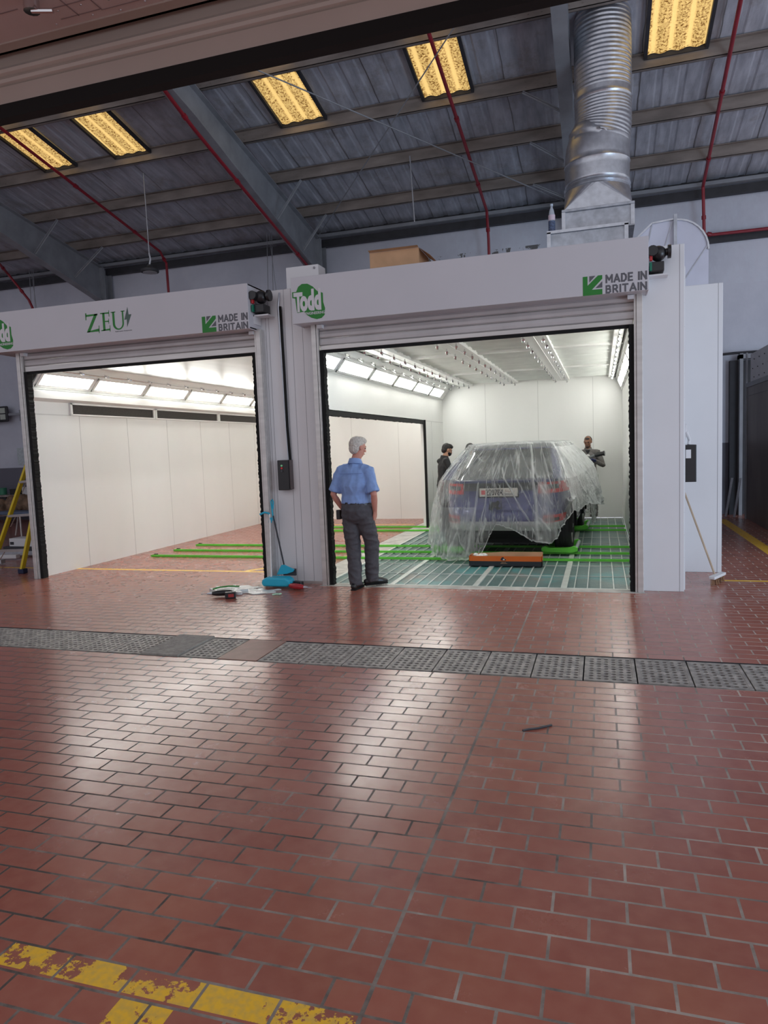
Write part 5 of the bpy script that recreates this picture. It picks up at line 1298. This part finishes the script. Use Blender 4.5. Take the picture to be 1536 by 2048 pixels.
# fourth person, mostly hidden behind the car
J = dict(pelvis=(0,0,.90), neck=(.0,.10,1.36), head=(.0,.17,1.50), hrz=0, hrx=-.6,
    hip=[(-.085,0,.87),(.085,0,.87)], knee=[(-.09,.03,.47),(.09,.03,.47)], ankle=[(-.09,0,.09),(.09,0,.09)], toe=[(0,1,0),(0,1,0)],
    sh=[(-.18,.07,1.30),(.18,.07,1.30)], el=[(-.22,.22,1.08),(.22,.20,1.08)], wr=[(-.14,.42,1.16),(.15,.42,1.15)],
    hand=[dict(d=(.2,1,.1), n=(.3,0,-1), t=(1,0,.2), curl=.5), dict(d=(-.2,1,.1), n=(-.3,0,-1), t=(-1,0,.2), curl=.5)])
p4, HM4 = person('person', 'dark-haired person in dark clothes bent over the far side of the car, mostly hidden', (-2.62,13.85,0), -.85, J,
    m_skin_m, m_navycl, m_navycl, m_shoe, m_bhair, dict(girth=.95, sleeve=2, collar=True, hair='full', shirt_low=-.2, fold=.006, hs=.97))

# ---------------------------------------------------------------- things on the floor
t = thing('dustpan_and_broom_set', 'turquoise long-handled dustpan leaning at the foot of the pillar', 'dustpan', (-3.66,7.52,0))
b = B().prism([(-3.84,.02),(-3.52,.02),(-3.49,.055),(-3.50,.10),(-3.55,.125),(-3.80,.125),(-3.85,.10),(-3.86,.055)], 7.40, 7.56)
build(b, 'pan', m_blueplastic, t, bevel=.018)
build(B().prism([(-3.74,.13),(-3.60,.145),(-3.52,.17),(-3.50,.20),(-3.63,.255),(-3.67,.25)], 7.57, 7.585), 'hood', m_blueplastic, t, bevel=.004)
build(B().cyl((-3.76,7.47,.02),(-3.80,7.60,.86),.013,10), 'pan_handle_tube', m_alu, t, smooth=True)
build(B().tube([(-3.79,7.60,.80),(-3.81,7.60,.87),(-3.86,7.59,.885),(-3.92,7.58,.86)],.013,10).cyl((-3.80,7.60,.76),(-3.79,7.60,.82),.020,10), 'pan_grip', m_blueplastic, t, smooth=True)
t = thing('hand_brush', 'long thin handled brush with a turquoise grip, standing in the dustpan', 'brush', (-3.6,7.58,.1))
build(B().cyl((-3.645,7.60,.24),(-3.765,7.62,.84),.010,10), 'handle_tube', m_dark, t, smooth=True)
build(B().tube([(-3.765,7.62,.78),(-3.775,7.62,.90),(-3.785,7.62,1.02),(-3.77,7.62,1.035),(-3.755,7.62,1.01),(-3.765,7.62,.92)],.010,8), 'grip', m_blueplastic, t, smooth=True)
build(B().box(-3.66,-3.50,7.595,7.63,.12,.20), 'bristles', m_dark, t)
def drill(name, lab, loc, rz, red):
    t = thing(name, lab, 'power tool', loc, rz, local=True)
    b = B().tube([(-.02,0,.045),(.05,0,.045),(.12,0,.045),(.17,0,.045)],[.028,.034,.032,.022],14,dome=True)
    organic(b, 'motor_housing', M('tool_red',(.40,.02,.03),.4,0,.05) if red else m_blackp, t, .005, 2)
    build(B().tube([(.17,0,.045),(.20,0,.045),(.235,0,.045)],[.018,.016,.009],12).cyl((.235,0,.045),(.30,0,.045),.004,8), 'chuck', m_galv, t, smooth=True)
    build(B().tube([(.0,.0,.04),(-.02,.06,.035),(-.035,.12,.035)],[.022,.020,.022],12,dome=True), 'grip', m_blackp, t, smooth=True)
    build(B().box(-.085,.035,.11,.165,.003,.075), 'battery', m_blackp, t, bevel=.008)
    build(B().box(-.06,.0,.165,.168,.02,.055), 'battery_label', M('tool_red_label',(.35,.03,.03),.5,0,0), t)
    return t
drill('cordless_drill', 'black cordless drill lying on the tiles in front of the white bag', (-4.03,6.93,0), .5+PI, False)
drill('cordless_drill', 'red and black cordless drill lying beside the turquoise dustpan', (-3.44,7.36,0), -.3, True)
t = thing('folded_bag', 'flat white plastic bag with a green curve lying on the tiles behind the black drill', 'bag', (-4.1,7.2,0))
def sheet(x0,x1,y0,y1,z,amp,seed,nx=22,ny=14):
    b = B(); vs = []
    for j in range(ny+1):
        for i in range(nx+1):
            x = x0+(x1-x0)*i/nx+.04*math.sin(j*.7+seed); y = y0+(y1-y0)*j/ny+.03*math.sin(i*.5+seed)
            vs.append((x, y, z+amp*abs(mnoise.noise(Vector((x*9, y*9, seed))))+ .004))
    W = nx+1; n = len(vs); vs += [(x,y,.002) for x,y,_ in vs]
    fs = [(j*W+i, j*W+i+1, (j+1)*W+i+1, (j+1)*W+i) for j in range(ny) for i in range(nx)]
    for i in range(nx): fs += [(i,n+i,n+i+1,i+1),(ny*W+i,ny*W+i+1,n+ny*W+i+1,n+ny*W+i)]
    for j in range(ny): fs += [(j*W,(j+1)*W,n+(j+1)*W,n+j*W),(j*W+nx,n+j*W+nx,n+(j+1)*W+nx,(j+1)*W+nx)]
    return b.add(vs, fs)
m_bag = M('white_plastic_sheet', (.66,.68,.66), .3, 0, .06)
build(sheet(-4.36,-3.95,7.03,7.25,.03,.02,1), 'bag_sheet', m_bag, t, smooth=True)
build(B().tube([(-4.28,7.02,.055),(-4.25,7.12,.06),(-4.18,7.19,.06),(-4.05,7.22,.055)],.009,6), 'green_curve', m_logo, t, smooth=True)
build(sheet(-4.0,-3.60,7.06,7.30,.004,.018,4), 'plastic_scrap', m_bag, smooth=True, label='crumpled translucent plastic scrap between the black drill and the dustpan', cat='plastic sheet')
build(sheet(-4.25,-3.90,7.3,7.48,.003,.008,8), 'paper_sheet', m_bag, smooth=True, label='white paper sheet lying behind the white bag', cat='paper')
b = B().tube([(-3.53,7.02,.012),(-3.50,7.05,.014),(-3.46,7.05,.014),(-3.45,7.08,.012)],.010,6); build(b, 'green_tape_scrap', M('pale_green_scrap',(.45,.7,.5),.4,0,0), smooth=True, label='tiny pale green and white scrap on the tiles near the red drill', cat='scrap')
build(B().tube([(-.43,3.82,.006),(-.40,3.845,.006),(-.35,3.87,.006),(-.28,3.93,.006)],.006,6), 'metal_offcut', m_dark, smooth=True, label='thin dark bent offcut lying on the tiles in the right foreground', cat='scrap')
t = thing('push_broom', 'wooden broom with white head leaning on the lower white panel at the right', 'broom', (1.17,8.2,0))
build(B().cyl((1.17,8.24,.09),(.88,8.72,1.06),.011,10), 'handle', M('pale_wood',(.50,.38,.27),.6,0,.1), t, smooth=True)
build(B().add([(1.09,8.10,.07),(1.14,8.04,.07),(1.30,8.36,.07),(1.25,8.40,.07),(1.09,8.10,.10),(1.14,8.04,.10),(1.30,8.36,.10),(1.25,8.40,.10)],[(0,3,2,1),(4,5,6,7),(0,1,5,4),(1,2,6,5),(2,3,7,6),(3,0,4,7)]), 'head', m_white, t, bevel=.005)
b = B(); rnd = random.Random(2)
for k in range(60):
    f = k/60; x = 1.095+.16*f+rnd.uniform(0,.04); y = 8.08+.30*f+rnd.uniform(-.02,.03); b.cyl((x,y,.072),(x+rnd.uniform(-.02,.02),y+rnd.uniform(-.03,.02),.003),.004,5)
build(b, 'bristles', M('brown_bristle',(.28,.15,.08),.8,0,.2), t)

# ---------------------------------------------------------------- right background: doorway, leaning panel, poles
t = thing('door_recess', 'dark framed doorway in the back wall at the right edge', 'doorway', (2.5,15.55,0))
build(B().box(2.45,2.62,15.45,15.6,0,3.05).box(2.62,3.6,15.56,15.6,0,3.05), 'dark_opening', m_dark, t)
build(B().box(2.60,2.66,15.30,15.58,0,3.16).box(2.60,4.2,15.30,15.58,3.06,3.14), 'frame', m_rafter, t)
build(B().tube([(2.20,15.35,3.10),(2.30,15.35,3.17),(2.5,15.35,3.18),(4.2,15.35,3.18)],.025,8), 'track', m_dark, t, smooth=True)
m_part = M('stained_brown_grey_sheet', (.21,.19,.18), .4, .25, .25, 1.3, stretch=(1,1,.4))
t = thing('large_sheet_panel', 'tall brownish grey metal sheet partition standing at the right edge', 'panel', (2.6,13,0))
build(B().box(2.62,2.66,10.5,14.7,.01,2.50), 'sheet', m_part, t)
build(B().box(2.605,2.62,10.5,14.7,2.46,2.54).box(2.61,2.62,10.5,14.7,2.30,2.305).box(2.60,2.625,14.66,14.72,0,3.1), 'edge_trim', m_rafter, t)
build(B().box(2.66,2.70,10.5,14.6,2.54,3.06), 'white_upper_board', M('white_pegboard',(.62,.62,.66),.5,0,.03), t)
b = B()
for k in range(9):
    for j in range(3): b.ball((2.658,10.9+.42*k+.12*(j%2),2.62+.16*j),.012,.012,.012,6,4)
build(b, 'screw', m_dark, t)
for dx, lab in ((0,'left one'),(.10,'right one')):
    build(B().bar((2.31+dx*1.3,14.95-dx*1.2,.01),(2.46+dx*1.3,15.2-dx*1.2,.75),.035,.02), 'metal_pole', m_galv, label='short aluminium pole leaning in the dark doorway at the right, '+lab, cat='pole', group='leaning poles')

# ---------------------------------------------------------------- left background: ladder, bench, clutter
t = thing('step_ladder', 'yellow fibreglass step ladder with aluminium steps behind the left shutter rail', 'ladder', (-8.3,8.3,0))
L0,L1 = Vector((-8.80,8.25,0)), Vector((-7.68,8.45,2.45)); R0,R1 = Vector((-7.97,8.0,.06)), Vector((-7.70,8.35,2.45))
R1 = Vector((-7.45,8.35,2.45))
for a, c in ((L0,L1),(R0,R1)): build(B().bar(a, c, .035, .07, (0,1,0)), 'rail', m_yellow, t, bevel=.004)
for z in (.28,.80,1.30,1.82,2.25):
    f = z/2.45; a = L0.lerp(L1,f); c = R0.lerp(R1,f); build(B().bar(a, c, .075, .035), 'step', m_alu, t, bevel=.003)
    build(B().bar(a+Vector((.0,0,-.16)), a.lerp(c,.28), .012,.006), 'step_brace', m_alu, t)
build(B().bar((-8.75,9.2,0),(-7.70,8.55,2.4),.03,.05,(0,1,0)).bar((-7.95,9.15,0),(-7.50,8.5,2.4),.03,.05,(0,1,0)), 'rear_rail', m_yellow, t)
build(B().box(-8.02,-7.92,7.96,8.05,0,.07), 'foot', M('navy_rubber_foot',(.012,.02,.06),.6,0,0), t, bevel=.01)
build(B().box(-8.86,-8.76,8.21,8.30,0,.07), 'foot', MATS['navy_rubber_foot'], t, bevel=.01)
build(B().box(-7.75,-7.42,8.25,8.62,2.43,2.48), 'top_cap', m_yellow, t, bevel=.01)
t = thing('wall_floodlight', 'black rectangular floodlight with small lens squares on the back wall at the far left', 'lamp', (-15.6,15.4,2.9))
build(B().box(-16.3,-15.35,15.35,15.42,2.70,3.12), 'housing', m_dark, t, bevel=.04)
b = B()
for i in range(4):
    for j in range(2): b.box(-16.2+.205*i,-16.03+.205*i,15.335,15.35,2.76+.17*j,2.90+.17*j)
build(b, 'lens', M('pale_lens',(.55,.62,.55),.3,0,0), t)
build(B().box(-15.35,-14.95,15.38,15.42,2.86,2.92).box(-15.0,-14.95,15.40,15.6,2.7,3.0), 'bracket', m_rafter, t)
build(B().box(-15.35,-15.05,15.57,15.6,1.52,1.98).box(-15.30,-15.10,15.565,15.57,1.70,1.82), 'wall_notice', M('pale_notice',(.60,.68,.72),.5,0,.1,20), label='small pale notice on the wall behind the ladder', cat='notice')
t = thing('workbench', 'cluttered workbench against the back wall behind the ladder', 'bench', (-14.8,14.9,0))
build(B().box(-16.6,-13.2,14.55,15.4,.70,.75), 'top', M('bench_top',(.30,.26,.24),.6,0,.2), t)
for x in (-16.4,-15.0,-13.5): build(B().box(x,x+.12,14.6,14.7,0,.70), 'leg', m_dark, t)
build(B().box(-16.5,-13.3,15.3,15.35,.1,.70), 'back_board', M('grey_board',(.14,.14,.18),.7,0,.1), t)
rnd = random.Random(11)
cols = [('red_tin',(.45,.03,.05)),('white_carton',(.65,.65,.66)),('green_tin',(.05,.25,.15)),('black_case',(.03,.03,.03)),('white_carton',(.65,.65,.66)),('grey_case',(.25,.25,.27))]
words = ['at the left end','second from the left','near the middle left','near the middle right','second from the right','at the right end']
for k, (nm, c) in enumerate(cols):
    x = -16.0+.42*k; h = rnd.uniform(.12,.24); w = rnd.uniform(.14,.26); bb = B()
    if 'tin' in nm: bb.loft([(x,14.8,.75+z_,w*.45*r_,w*.45*r_) for z_,r_ in ((0,1),(.01,1.04),(.02,1),(h-.02,1),(h-.01,1.04),(h,1),(h,.3))], 18)
    else: bb.box(x-w/2,x+w/2,14.7,14.95,.75,.75+h).box(x-w/2-.004,x+w/2+.004,14.695,14.955,.75+h*.8,.75+h)
    build(bb, nm, M('bench_'+nm, c, .5, 0, .1), bevel=.004, label='small %s on the workbench, %s' % (nm.replace('_',' '), words[k]), cat='container')
t = thing('draped_jacket', 'brown and grey jacket thrown over a frame left of the ladder', 'jacket', (-11.6,11.8,0))
b = B()
for k in range(14): b.ball((-12.1+.07*k, 11.8+rnd.uniform(-.08,.08), .78-.02*abs(k-6)+rnd.uniform(-.08,.05)), .12,.10,.16,10,8)
organic(b, 'cloth', M('brown_cloth',(.22,.14,.09),.8,0,.3,8), t, .02, 6, .012, .1); 
build(B().tube([(-11.9,11.85,.05),(-11.75,11.85,.60),(-11.35,11.85,.62),(-11.1,11.85,.05)],.02,8), 'frame', m_alu, t, smooth=True)
build(B().tube([(-12.6,11.4,.50),(-12.2,11.4,.52),(-11.0,11.4,.52)],.018,8).cyl((-11.3,11.4,0),(-11.3,11.4,.52),.018,8).cyl((-12.5,11.4,0),(-12.5,11.4,.5),.018,8), 'low_trestle', m_alu, smooth=True, label='low aluminium trestle frame behind the ladder', cat='trestle')
build(B().box(-11.9,-10.7,11.3,11.7,.54,.60), 'blue_tray', M('dull_blue_tray',(.10,.14,.22),.5,0,.1), bevel=.006, label='flat dull blue tray resting on the low trestle behind the ladder', cat='tray')
t = thing('white_carton', 'white carton on the floor behind the yellow ladder', 'box', (-9.8,9.9,0))
build(B().box(-10.0,-9.45,9.8,10.1,.12,.26), 'carton', m_white, t, bevel=.004); build(B().box(-9.98,-9.90,9.795,9.8,.15,.20), 'print', m_dark, t)
build(B().box(-10.1,-9.3,9.75,10.2,.0,.12), 'dark_case', m_dark, bevel=.008, label='flat dark case under the white carton behind the ladder', cat='case')
for k, (x0,x1,y,z,mt,lab) in enumerate(((-10.4,-9.0,9.35,.03,m_galv2,'long grey metal profile on the floor left of the ladder, rearmost'),(-9.9,-9.15,9.0,.03,m_white,'white metal profile on the floor left of the ladder, in the middle'),(-9.9,-9.0,8.55,.02,m_galv2,'short grey metal profile on the floor left of the ladder, nearest'))):
    build(B().bar((x0,y,z+.03),(x1,y+.12,z+.03),.10,.06), 'metal_profile', mt, bevel=.003, label=lab, cat='metal bar', group='metal profiles by the ladder')
